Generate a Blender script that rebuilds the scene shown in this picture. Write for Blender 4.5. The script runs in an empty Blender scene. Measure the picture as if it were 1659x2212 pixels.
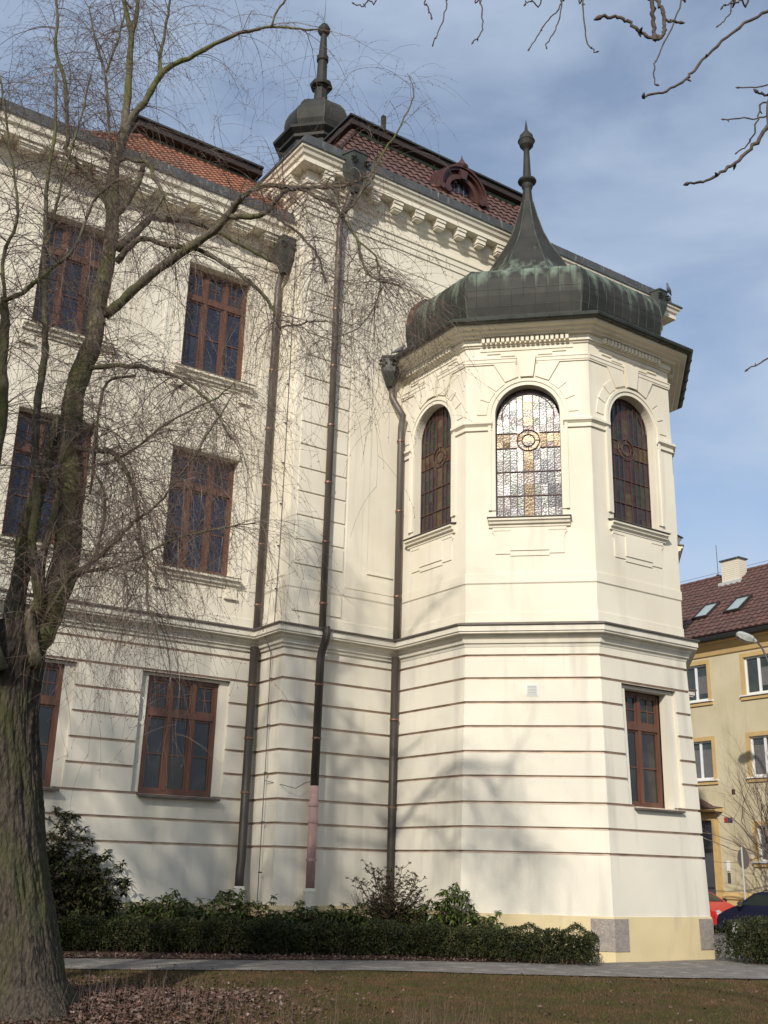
import bpy, bmesh, math, random
import numpy as np
from math import radians, sin, cos, pi, sqrt
from mathutils import Vector, Matrix
random.seed(7); RNG = np.random.default_rng(7)
scene = bpy.context.scene
COL = scene.collection

# ------------------------------------------------------------------ camera
cam_data = bpy.data.cameras.new('camera'); cam = bpy.data.objects.new('camera', cam_data); COL.objects.link(cam)
cam_data.sensor_fit = 'VERTICAL'; cam_data.sensor_height = 24.0; cam_data.sensor_width = 18.0
cam_data.lens = 24.0*2349.2/2212.0
cam_data.clip_start = 0.1; cam_data.clip_end = 2000
R_ = (0.821344, -0.569885, 0.025004); U_ = (-0.198443, -0.244360, 0.949162); B_ = (-0.534803, -0.784550, -0.313794)
cam.matrix_world = Matrix(((R_[0],U_[0],B_[0],-15.107),(R_[1],U_[1],B_[1],-21.386),(R_[2],U_[2],B_[2],1.6),(0,0,0,1)))
scene.camera = cam
scene.render.resolution_x = 768; scene.render.resolution_y = 1024

# ------------------------------------------------------------------ light and sky
SUN_AZ = radians(220); SUN_EL = radians(30)
sun_dir = Vector((cos(SUN_AZ)*cos(SUN_EL), sin(SUN_AZ)*cos(SUN_EL), sin(SUN_EL)))
sl = bpy.data.lights.new('sun', 'SUN'); sl.energy = 3.8; sl.angle = radians(0.9); sl.color = (1.0, 0.93, 0.815)
so = bpy.data.objects.new('sun', sl); COL.objects.link(so)
so.rotation_euler = sun_dir.to_track_quat('Z', 'Y').to_euler(); so.location = (0, 0, 60)
world = bpy.data.worlds.new('World'); scene.world = world; world.use_nodes = True
nt = world.node_tree; nt.nodes.clear()
def N(nt, t, **kw):
    n = nt.nodes.new(t)
    for k, v in kw.items():
        if k in n.inputs.keys() and not hasattr(n, k): n.inputs[k].default_value = v
        elif hasattr(n, k): setattr(n, k, v)
        else: n.inputs[k.replace('_', ' ')].default_value = v
    return n
sky = N(nt, 'ShaderNodeTexSky', sky_type='NISHITA', sun_disc=False, sun_elevation=SUN_EL,
        sun_rotation=math.atan2(sun_dir.x, sun_dir.y), altitude=300.0, air_density=1.0, dust_density=1.4, ozone_density=1.6)
tc = N(nt, 'ShaderNodeTexCoord')
mp = N(nt, 'ShaderNodeMapping'); mp.inputs['Scale'].default_value = (1.3, 1.3, 3.0); mp.inputs['Rotation'].default_value = (0.15, 0.1, 0.6)
nz = N(nt, 'ShaderNodeTexNoise'); nz.inputs['Scale'].default_value = 2.9; nz.inputs['Detail'].default_value = 9; nz.inputs['Roughness'].default_value = 0.52; nz.inputs['Distortion'].default_value = 0.25
rp = N(nt, 'ShaderNodeValToRGB'); rp.color_ramp.elements[0].position = 0.38; rp.color_ramp.elements[1].position = 0.64
rp.color_ramp.elements[0].color = (0.30, 0.30, 0.30, 1); rp.color_ramp.elements[1].color = (0.80, 0.80, 0.80, 1)
mx = N(nt, 'ShaderNodeMix', data_type='RGBA'); mx.inputs[7].default_value = (3.6, 4.3, 5.4, 1)
bg = N(nt, 'ShaderNodeBackground'); bg.inputs['Strength'].default_value = 0.13
wo = N(nt, 'ShaderNodeOutputWorld')
L_ = nt.links.new
L_(tc.outputs['Generated'], mp.inputs['Vector']); L_(mp.outputs['Vector'], nz.inputs['Vector']); L_(nz.outputs['Fac'], rp.inputs['Fac'])
L_(rp.outputs['Color'], mx.inputs[0]); L_(sky.outputs['Color'], mx.inputs[6]); L_(mx.outputs[2], bg.inputs['Color']); L_(bg.outputs['Background'], wo.inputs['Surface'])
scene.view_settings.view_transform = 'Standard'; scene.view_settings.look = 'None'
scene.view_settings.exposure = 0.17; scene.view_settings.gamma = 1.0

# ------------------------------------------------------------------ materials
def mat(name, col, rough=0.8, metal=0.0, spec=0.5, var=None, vscale=3.0, vstretch=(1,1,1), vpos=(0.35,0.65), bump=0.0, bscale=40.0, bstretch=(1,1,1), detail=4.0, var2=None, v2scale=1.0, v2stretch=(1,1,1), v2pos=(0.5,0.7), bdist=0.01):
    m = bpy.data.materials.new(name); m.use_nodes = True
    t = m.node_tree; b = t.nodes['Principled BSDF']
    b.inputs['Base Color'].default_value = (*col, 1); b.inputs['Roughness'].default_value = rough
    b.inputs['Metallic'].default_value = metal; b.inputs['Specular IOR Level'].default_value = spec
    c = N(t, 'ShaderNodeTexCoord')
    def noise(scale, st, det=detail):
        q = N(t, 'ShaderNodeMapping'); q.inputs['Scale'].default_value = st
        n = N(t, 'ShaderNodeTexNoise'); n.inputs['Scale'].default_value = scale; n.inputs['Detail'].default_value = det
        t.links.new(c.outputs['Object'], q.inputs['Vector']); t.links.new(q.outputs['Vector'], n.inputs['Vector']); return n
    last = None
    def mixin(prev, prevcol, newcol, scale, st, pos):
        n = noise(scale, st); r = N(t, 'ShaderNodeMapRange'); r.inputs['From Min'].default_value = pos[0]; r.inputs['From Max'].default_value = pos[1]
        x = N(t, 'ShaderNodeMix', data_type='RGBA')
        t.links.new(n.outputs['Fac'], r.inputs['Value']); t.links.new(r.outputs['Result'], x.inputs[0])
        if prev is None: x.inputs[6].default_value = (*prevcol, 1)
        else: t.links.new(prev, x.inputs[6])
        x.inputs[7].default_value = (*newcol, 1); return x.outputs[2]
    if var is not None: last = mixin(None, col, var, vscale, vstretch, vpos)
    if var2 is not None: last = mixin(last, col, var2, v2scale, v2stretch, v2pos)
    if last is not None: t.links.new(last, b.inputs['Base Color'])
    if bump:
        n = noise(bscale, bstretch, 5.0); bp = N(t, 'ShaderNodeBump'); bp.inputs['Strength'].default_value = bump; bp.inputs['Distance'].default_value = bdist
        t.links.new(n.outputs['Fac'], bp.inputs['Height']); t.links.new(bp.outputs['Normal'], b.inputs['Normal'])
    return m
M = {}
M['stucco'] = mat('cream_stucco', (0.735,0.685,0.57), 0.9, spec=0.25, var=(0.665,0.61,0.495), vscale=0.6, vpos=(0.4,0.66), var2=(0.55,0.50,0.41), v2scale=2.6, v2stretch=(1,1,0.10), v2pos=(0.55,0.85), bump=0.25, bscale=55)
M['stucco_low'] = mat('greyer_cream_stucco', (0.70,0.655,0.55), 0.92, spec=0.2, var=(0.62,0.585,0.50), vscale=0.55, vpos=(0.38,0.64), var2=(0.44,0.42,0.37), v2scale=2.8, v2stretch=(1,1,0.09), v2pos=(0.52,0.86), bump=0.3, bscale=45)  # greyer cream than the upper walls, with stronger vertical streaks
M['plinth'] = mat('ochre_plinth_paint', (0.63,0.52,0.31), 0.9, spec=0.2, var=(0.56,0.46,0.27), vscale=1.2, var2=(0.47,0.40,0.27), v2scale=3, v2stretch=(1,1,.3), v2pos=(0.55,0.8), bump=0.25)
M['stone'] = mat('grey_stone_block', (0.27,0.235,0.205), 0.85, var=(0.20,0.18,0.165), vscale=9, var2=(0.36,0.30,0.25), v2scale=30, bump=0.4)
M['copper_plain'] = mat('patinated_copper', (0.052,0.054,0.048), 0.52, metal=0.45, var=(0.085,0.082,0.072), vscale=1.7, var2=(0.15,0.225,0.165), v2scale=2.6, v2stretch=(1,1,0.16), v2pos=(0.53,0.78), bump=0.15, bscale=6)
def copper_stained():
    m = mat('patinated_copper', (0.026,0.027,0.023), 0.62, metal=0.1, spec=.22, var=(0.044,0.042,0.037), vscale=1.7, bump=0.15, bscale=6)
    t = m.node_tree; b = t.nodes['Principled BSDF']; prev = b.inputs['Base Color'].links[0].from_socket
    g = N(t, 'ShaderNodeNewGeometry'); sx = N(t, 'ShaderNodeSeparateXYZ'); t.links.new(g.outputs['Position'], sx.inputs[0])
    def noise(sc, st, det=4):
        c = N(t, 'ShaderNodeTexCoord'); q = N(t, 'ShaderNodeMapping'); q.inputs['Scale'].default_value = st; n = N(t, 'ShaderNodeTexNoise'); n.inputs['Scale'].default_value = sc; n.inputs['Detail'].default_value = det
        t.links.new(c.outputs['Object'], q.inputs[0]); t.links.new(q.outputs[0], n.inputs[0]); return n.outputs['Fac']
    rz = N(t, 'ShaderNodeValToRGB'); rz.color_ramp.elements[0].position = 0.0; rz.color_ramp.elements[0].color = (.15,.15,.15,1)
    e = rz.color_ramp.elements
    for pos, v in ((.06,.30),(.10,.52),(.14,.70),(.18,.92),(.24,.95),(.32,.80),(.42,.42),(.62,.2)): n_ = e.new(pos); n_.color = (v,v,v,1)
    e[len(e)-1].color = (.12,.12,.12,1)
    mr = N(t, 'ShaderNodeMapRange'); mr.inputs['From Min'].default_value = 14.5; mr.inputs['From Max'].default_value = 23.0
    t.links.new(sx.outputs[2], mr.inputs[0]); t.links.new(mr.outputs[0], rz.inputs[0])
    ad = N(t, 'ShaderNodeMath', operation='ADD'); sb = N(t, 'ShaderNodeMapRange'); sb.inputs['From Min'].default_value = .89; sb.inputs['From Max'].default_value = 1.18
    ml = N(t, 'ShaderNodeMath', operation='MULTIPLY'); ml.inputs[1].default_value = .62
    t.links.new(rz.outputs[0], ml.inputs[0]); t.links.new(ml.outputs[0], ad.inputs[0]); t.links.new(noise(4.2, (1,1,.13), 5), ad.inputs[1]); t.links.new(ad.outputs[0], sb.inputs[0])
    x = N(t, 'ShaderNodeMix', data_type='RGBA'); x.inputs[7].default_value = (0.17,0.215,0.165,1)
    t.links.new(sb.outputs[0], x.inputs[0]); t.links.new(prev, x.inputs[6]); t.links.new(x.outputs[2], b.inputs['Base Color']); return m
M['copper'] = copper_stained()
M['seam'] = mat('greenish_seam', (0.040,0.046,0.038), 0.65, var=(0.085,0.105,0.08), vscale=3, vpos=(.45,.7))
M['copper_dark'] = mat('dark_copper', (0.026,0.028,0.024), 0.55, metal=0.15, var=(0.045,0.055,0.045), vscale=3, bump=0.1, bscale=8)
M['lead'] = mat('streaked_zinc', (0.055,0.058,0.060), 0.6, metal=0.15, var=(0.085,0.09,0.09), vscale=2.0, var2=(0.30,0.30,0.26), v2scale=9, v2stretch=(1,1,0.12), v2pos=(0.60,0.78), bump=0.1, bscale=12)
M['flash'] = mat('brown_grey_flashing', (0.085,0.070,0.060), 0.6, metal=0.1, var=(0.13,0.11,0.095), vscale=4, bump=0.1)
M['pipe'] = mat('brown_copper_pipe', (0.085,0.070,0.060), 0.5, metal=0.2, var=(0.12,0.10,0.088), vscale=3, vstretch=(1,1,.2), var2=(0.17,0.19,0.15), v2scale=5, v2stretch=(1,1,.15), v2pos=(.62,.8))
M['pipe_dark'] = mat('dark_iron_pipe', (0.032,0.025,0.021), 0.55, metal=0.1, var=(0.05,0.04,0.033), vscale=4, vstretch=(1,1,.25))
M['collar'] = mat('copper_collar', (0.17,0.09,0.06), 0.45, metal=0.4)
M['pink'] = mat('faded_pink_pipe', (0.46,0.29,0.26), 0.75, var=(0.36,0.22,0.20), vscale=5, vstretch=(1,1,.3), var2=(.50,.40,.34), v2scale=9, v2pos=(.58,.75))
M['groove'] = mat('shade_tinted_groove', (0.58,0.485,0.395), 0.9, spec=.15, var=(0.42,0.34,0.27), vpos=(.4,.7), vscale=3)  # brown tint puts the shade inside the grooves into the colour
M['wood'] = mat('brown_window_wood', (0.130,0.056,0.033), 0.5, var=(0.090,0.040,0.025), vscale=6, vstretch=(1,1,.2), bump=0.1, bscale=20)
M['glass'] = mat('dark_window_glass', (0.013,0.017,0.034), 0.07, spec=0.55, var=(0.03,0.033,0.045), vscale=1.1, vpos=(.45,.7), bump=0.03, bscale=2.0, bdist=.02)
M['lowglass'] = mat('clear_dark_window_glass', (0.020,0.020,0.022), 0.06, spec=0.5, var=(0.055,0.05,0.042), vscale=1.6, vpos=(.5,.7), bump=0.02, bscale=2.0, bdist=.02)
M['tile_red'] = mat('brown_red_tile', (0.105,0.050,0.040), 0.7, var=(0.065,0.034,0.029), vscale=2.5, var2=(0.15,0.08,0.06), v2scale=9, bump=0.2)
M['tile_orange'] = mat('orange_clay_tile', (0.30,0.125,0.068), 0.78, var=(0.20,0.082,0.05), vscale=4, var2=(0.38,0.18,0.11), v2scale=14, bump=0.2)
M['soffit'] = mat('dark_brown_soffit', (0.024,0.016,0.014), 0.7, var=(0.034,0.022,0.018), vscale=4)
M['roof_dark'] = mat('dark_metal_roof', (0.035,0.042,0.04), 0.55, metal=0.2)
M['green_strip'] = mat('green_copper_strip', (0.15,0.22,0.155), 0.6)
M['dormer'] = mat('red_brown_painted_metal', (0.080,0.030,0.024), 0.42, var=(0.05,0.022,0.018), vscale=5, bump=0.15, bscale=12)
M['came'] = mat('rusty_lead_came', (0.075,0.032,0.026), 0.6)
def stained(name, col, emis=None):
    m = mat(name, tuple(c*.6 for c in col), 0.25, spec=0.56, bump=0.6, bscale=26, bdist=0.009, var=tuple(c*0.35 for c in col), vscale=7)
    k = max(col); e_ = .55 if 'amber' in name else .10; m.node_tree.nodes['Principled BSDF'].inputs['Specular Tint'].default_value = (*[min(1, (c/k)**e_) for c in col], 1)
    return m
SG = [stained('stained_glass_purple', (0.050,0.038,0.048)), stained('stained_glass_green', (0.045,0.075,0.045)),
      stained('stained_glass_blue', (0.032,0.038,0.055)), stained('stained_glass_amber', (0.15,0.105,0.06)),
      stained('stained_glass_grey', (0.07,0.062,0.06)), stained('stained_glass_brown', (0.10,0.042,0.026))]
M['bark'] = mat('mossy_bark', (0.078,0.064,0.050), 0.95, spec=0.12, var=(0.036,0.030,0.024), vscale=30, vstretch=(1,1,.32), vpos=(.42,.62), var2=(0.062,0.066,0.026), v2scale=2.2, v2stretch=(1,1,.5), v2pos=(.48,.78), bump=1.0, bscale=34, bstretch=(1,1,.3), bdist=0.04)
M['bark_leader'] = mat('sunlit_mossy_bark', (0.16,0.135,0.10), 0.95, spec=0.12, var=(0.065,0.055,0.042), vscale=24, vstretch=(1,1,.35), vpos=(.42,.62), var2=(0.115,0.12,0.045), v2scale=1.8, v2stretch=(1,1,.6), v2pos=(.44,.66), bump=1.0, bscale=30, bstretch=(1,1,.35), bdist=0.03)  # lighter copy of the trunk bark, with sunlight put into the colour
M['bark2'] = mat('mossy_young_bark', (0.15,0.13,0.095), 0.9, spec=0.2, var=(0.085,0.075,0.056), vscale=9, var2=(0.10,0.11,0.035), v2scale=1.2, v2pos=(.46,.66), bump=.6, bscale=25, bdist=.02)
M['twig'] = mat('grey_brown_twig', (0.20,0.158,0.135), 0.85, spec=0.2, var=(0.09,0.058,0.046), vscale=2, var2=(0.30,0.27,0.24), v2scale=3.3, v2pos=(.55,.7))
M['bud'] = mat('brown_catkin_bud', (0.14,0.06,0.04), 0.8)
M['near_bark'] = mat('dark_purplish_bark', (0.055,0.04,0.034), 0.85, var=(0.09,0.07,0.055), vscale=18, bump=.5, bscale=60)
M['leaf_hedge'] = mat('dark_hedge_leaf', (0.020,0.028,0.011), 0.6, spec=.3, var=(0.055,0.062,0.018), vscale=5, var2=(0.085,0.055,0.025), v2scale=11, v2pos=(.62,.75))
M['leaf_rhodo'] = mat('rhododendron_leaf', (0.042,0.066,0.014), 0.42, var=(0.085,0.115,0.022), vscale=6, var2=(0.10,0.06,0.025), v2scale=4, v2pos=(.6,.72))
M['leaf_brown'] = mat('brown_green_leaf', (0.06,0.04,0.018), 0.5, var=(0.05,0.055,0.02), vscale=9)
M['stem'] = mat('shrub_stem', (0.11,0.075,0.05), 0.85)
M['lawn'] = mat('winter_lawn', (0.060,0.048,0.020), 0.95, spec=0.1, var=(0.085,0.055,0.028), vscale=1.0, vpos=(.40,.60), var2=(0.05,0.055,0.014), v2scale=2.6, v2pos=(.5,.7), bump=.8, bscale=30, bdist=.03)
M['grass'] = mat('winter_grass_blade', (0.068,0.060,0.023), 0.8, spec=.2, var=(0.125,0.072,0.040), vscale=1.4, vpos=(.42,.58), var2=(0.07,0.08,0.018), v2scale=3, v2pos=(.52,.7))
M['litter'] = mat('dry_leaf_litter', (0.115,0.060,0.045), 0.85, var=(0.23,0.17,0.145), vscale=7, vpos=(.5,.62), var2=(0.085,0.045,0.034), v2scale=5)
M['soil'] = mat('dark_leafy_soil', (0.055,0.035,0.024), 0.95, spec=.1, var=(0.10,0.065,0.045), vscale=9, bump=.8, bscale=25, bdist=.03)
M['stalk'] = mat('dry_purple_stalk', (0.085,0.05,0.04), .85, var=(0.14,0.10,0.07), vscale=5)
M['path'] = mat('grey_mosaic_paving', (0.17,0.155,0.14), 0.9, var=(0.09,0.082,0.075), vscale=22, vpos=(.45,.62), var2=(0.26,0.24,0.215), v2scale=3, bump=.5, bscale=28, bdist=.01)
M['asphalt'] = mat('asphalt', (0.06,0.06,0.06), 0.9, var=(0.045,0.045,0.045), vscale=5, bump=.3)
M['yellow'] = mat('yellow_render', (0.54,0.485,0.345), 0.92, spec=.2, var=(0.48,0.42,0.28), vscale=.8, var2=(.42,.37,.26), v2scale=2.5, v2stretch=(1,1,.2), v2pos=(.55,.8), bump=.3, bscale=40)
M['yellow_trim'] = mat('ochre_trim', (0.52,0.36,0.155), 0.85, var=(0.46,0.32,0.14), vscale=2)
M['white'] = mat('white_plastic_frame', (0.72,0.73,0.74), 0.4)
M['hglass'] = mat('house_window_glass', (0.03,0.037,0.037), 0.06, var=(0.05,0.06,0.055), vscale=2)
M['curtain'] = mat('grey_lace_curtain', (0.15,0.15,0.155), 0.9, var=(0.09,0.09,0.10), vscale=14, vstretch=(1,4,.6))
M['sky_glass'] = mat('pale_skylight_glass', (0.30,0.36,0.36), 0.15)
M['brick_white'] = mat('cream_chimney_brick', (0.62,0.57,0.46), .9)
M['door'] = mat('dark_grey_door', (0.05,0.052,0.06), .5, var=(.065,.065,.075), vscale=3)
M['steel'] = mat('painted_grey_steel', (0.42,0.43,0.42), .5)
M['lampgrey'] = mat('weathered_lamp_grey', (0.40,0.42,0.40), .5, var=(.30,.31,.29), vscale=9)
M['black'] = mat('black_rubber', (0.015,0.015,0.016), .6)
M['red_paint'] = mat('red_car_paint', (0.50,0.02,0.018), .25)
M['blue_paint'] = mat('dark_blue_car_paint', (0.010,0.012,0.032), .2)
M['car_glass'] = mat('car_glass', (0.02,0.026,0.024), .05)
M['chrome'] = mat('bright_headlamp', (0.75,0.76,0.78), .12, metal=.7)
M['sign_red'] = mat('red_enamel', (.30,.04,.04), .4); M['sign_blue'] = mat('blue_enamel', (.04,.05,.12), .4)
M['sign_back'] = mat('sign_back_grey', (.16,.13,.12), .55)
M['pigeon'] = mat('pigeon_grey', (.16,.16,.19), .7, var=(.08,.08,.10), vscale=30)
M['vent'] = mat('white_vent', (.62,.62,.60), .5)
M['rust_sheet'] = mat('rust_stained_sheet', (0.075,0.052,0.038), 0.6, var=(0.14,0.062,0.032), vscale=3, vstretch=(1,1,.3), bump=.1)
M['rust'] = mat('rusty_iron', (0.12,0.045,0.025), .8)

# ------------------------------------------------------------------ helpers
def tag(o, label=None, cat=None, group=None, kind=None):
    if label: o['label'] = label
    if cat: o['category'] = cat
    if group: o['group'] = group
    if kind: o['kind'] = kind
    return o
def empty(name, loc=(0,0,0)):
    o = bpy.data.objects.new(name, None); COL.objects.link(o); o.location = loc; o.empty_display_size = 0.3
    bpy.context.view_layer.update(); return o
class MB:
    def __init__(s): s.v = []; s.f = []; s.m = []
    def add(s, vs, fs, mi=0):
        n = len(s.v); s.v.extend([tuple(p) for p in vs]); s.f.extend([tuple(i+n for i in f) for f in fs]); s.m.extend([mi]*len(fs))
    def quad(s, a, b, c, d, mi=0): s.add((a,b,c,d), ((0,1,2,3),), mi)
    def box(s, x0, x1, y0, y1, z0, z1, mi=0):
        v = [(x,y,z) for z in (z0,z1) for y in (y0,y1) for x in (x0,x1)]
        s.add(v, ((0,2,3,1),(4,5,7,6),(0,1,5,4),(2,6,7,3),(0,4,6,2),(1,3,7,5)), mi)
    def obox(s, o, u, v, w, mi=0):      # box from corner o with edge vectors
        o = Vector(o); u = Vector(u); v = Vector(v); w = Vector(w)
        p = [o, o+u, o+v, o+u+v, o+w, o+u+w, o+v+w, o+u+v+w]
        s.add(p, ((0,2,3,1),(4,5,7,6),(0,1,5,4),(2,6,7,3),(0,4,6,2),(1,3,7,5)), mi)
    def tube(s, pts, rad, n=8, mi=0, cap=True):
        pts = [Vector(p) for p in pts]; k = len(pts)
        if not hasattr(rad, '__len__'): rad = [rad]*k
        t0 = (pts[1]-pts[0]).normalized(); a = t0.orthogonal().normalized()
        rings = []
        for i, p in enumerate(pts):
            t = (pts[min(i+1,k-1)]-pts[max(i-1,0)])
            t = t.normalized() if t.length > 1e-9 else t0
            a = (a - t*a.dot(t))
            a = a.normalized() if a.length > 1e-6 else t.orthogonal().normalized()
            b = t.cross(a); r = rad[i]
            rings.append([p+(a*cos(2*pi*j/n)+b*sin(2*pi*j/n))*r for j in range(n)])
        vs = [q for r in rings for q in r]
        fs = [(i*n+j, i*n+(j+1)%n, (i+1)*n+(j+1)%n, (i+1)*n+j) for i in range(k-1) for j in range(n)]
        if cap: fs += [tuple(reversed(range(n))), tuple((k-1)*n+j for j in range(n))]
        s.add(vs, fs, mi)
    def lathe(s, c, prof, n=16, rot=0.0, mi=0, apothem=False):
        k = len(prof); f = 1/cos(pi/n) if apothem else 1.0
        vs = [(c[0]+r*f*cos(rot+2*pi*j/n), c[1]+r*f*sin(rot+2*pi*j/n), z) for r, z in prof for j in range(n)]
        fs = [(i*n+j, i*n+(j+1)%n, (i+1)*n+(j+1)%n, (i+1)*n+j) for i in range(k-1) for j in range(n)]
        s.add(vs, fs, mi)
    def prism(s, poly, z0, z1, mi=0):
        n = len(poly); vs = [(x,y,z0) for x,y in poly]+[(x,y,z1) for x,y in poly]
        s.add(vs, [tuple(reversed(range(n))), tuple(range(n,2*n))]+[(i,(i+1)%n,(i+1)%n+n,i+n) for i in range(n)], mi)
    def build(s, name, mats, parent=None, smooth=False, angle=None):
        me = bpy.data.meshes.new(name); me.from_pydata(s.v, [], s.f)
        if not isinstance(mats, (list,tuple)): mats = [mats]
        for m in mats: me.materials.append(m)
        if len(mats) > 1: me.polygons.foreach_set('material_index', s.m)
        if smooth: me.polygons.foreach_set('use_smooth', [True]*len(me.polygons))
        me.update(); o = bpy.data.objects.new(name, me); COL.objects.link(o)
        if parent is not None:
            o.parent = parent; o.matrix_parent_inverse = parent_world(parent).inverted()
        if angle: 
            md = o.modifiers.new('bevel', 'BEVEL'); md.width = angle; md.segments = 2; md.limit_method = 'ANGLE'
        return o
def parent_world(p):
    m = p.matrix_basis.copy()
    while p.parent:
        m = p.parent.matrix_basis @ (p.matrix_parent_inverse @ m) if False else (p.parent.matrix_basis @ p.matrix_parent_inverse @ m)
        p = p.parent
    return m
def np_mesh(name, V, F, m, parent=None, smooth=False, side=None):
    V = np.asarray(V, dtype=np.float32); F = np.asarray(F, dtype=np.int32)
    me = bpy.data.meshes.new(name); k = F.shape[1]
    me.vertices.add(len(V)); me.vertices.foreach_set('co', V.ravel())
    me.loops.add(F.size); me.loops.foreach_set('vertex_index', F.ravel())
    me.polygons.add(len(F)); me.polygons.foreach_set('loop_start', np.arange(0, F.size, k, dtype=np.int32))
    if smooth: me.polygons.foreach_set('use_smooth', np.ones(len(F), dtype=bool))
    me.materials.append(m); me.update(calc_edges=True); me.validate()
    o = bpy.data.objects.new(name, me); COL.objects.link(o)
    if parent is not None: o.parent = parent; o.matrix_parent_inverse = parent_world(parent).inverted()
    return o
def basis(d, up):          # arrays of frames: d forward (unit), up hint
    s = np.cross(d, up); s /= np.maximum(np.linalg.norm(s, axis=1, keepdims=True), 1e-6)
    n = np.cross(s, d); return s, n
def leaves(pos, dirs, length, width, fold=0.25, ups=None):
    """pointed leaves: 6 verts, 4 tris->2 quads ; returns V,F(quads)"""
    n = len(pos); d = dirs/np.linalg.norm(dirs, axis=1, keepdims=True)
    if ups is None: ups = RNG.normal(size=(n,3))*0.5+np.array([0,0,1])
    s, nn = basis(d, ups); L = np.broadcast_to(np.asarray(length), (n,))[:,None]; Wd = np.broadcast_to(np.asarray(width), (n,))[:,None]
    p0 = pos; tip = pos+d*L-nn*L*0.12; m1 = pos+d*L*0.42-nn*Wd*fold*0.0
    a = m1+s*Wd*0.5+nn*Wd*fold; b = m1-s*Wd*0.5+nn*Wd*fold
    V = np.stack([p0, a, tip, b], axis=1).reshape(-1,3)
    F = np.arange(n*4).reshape(n,4); return V, F
TH = radians(34.281); P0w = (-15.107, -21.386)
def gxy(x, y):             # garden frame (x across the lawn, y away from its near edge) to world
    return (P0w[0]+x*cos(TH)+y*sin(TH), P0w[1]-x*sin(TH)+y*cos(TH))
# offset polyline (right-hand side outward)
def offs(poly, o):
    n = len(poly); out = []
    dirs = []
    for i in range(n-1):
        dx = poly[i+1][0]-poly[i][0]; dy = poly[i+1][1]-poly[i][1]; l = math.hypot(dx,dy); dirs.append((dx/l, dy/l))
    for i in range(n):
        if i == 0: d = dirs[0]; nx, ny = d[1], -d[0]; out.append((poly[i][0]+nx*o, poly[i][1]+ny*o)); continue
        if i == n-1: d = dirs[-1]; nx, ny = d[1], -d[0]; out.append((poly[i][0]+nx*o, poly[i][1]+ny*o)); continue
        n1 = (dirs[i-1][1], -dirs[i-1][0]); n2 = (dirs[i][1], -dirs[i][0])
        k = 1+n1[0]*n2[0]+n1[1]*n2[1]; out.append((poly[i][0]+(n1[0]+n2[0])/k*o, poly[i][1]+(n1[1]+n2[1])/k*o))
    return out
def sweep(mb, poly, prof, mi=0, caps=True):
    rows = [[(x,y,z) for x,y in offs(poly, o)] for o, z in prof]
    n = len(poly)
    for r0, r1 in zip(rows[:-1], rows[1:]):
        for i in range(n-1): mb.quad(r0[i], r0[i+1], r1[i+1], r1[i], mi)
    if caps:
        mb.add([r[0] for r in rows], [tuple(range(len(rows)))], mi)
        mb.add([r[-1] for r in rows], [tuple(reversed(range(len(rows))))], mi)
def seg_frame(poly, i):
    a = poly[i]; b = poly[i+1]; l = math.hypot(b[0]-a[0], b[1]-a[1]); d = ((b[0]-a[0])/l, (b[1]-a[1])/l)
    return a, d, (d[1], -d[0]), l
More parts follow.
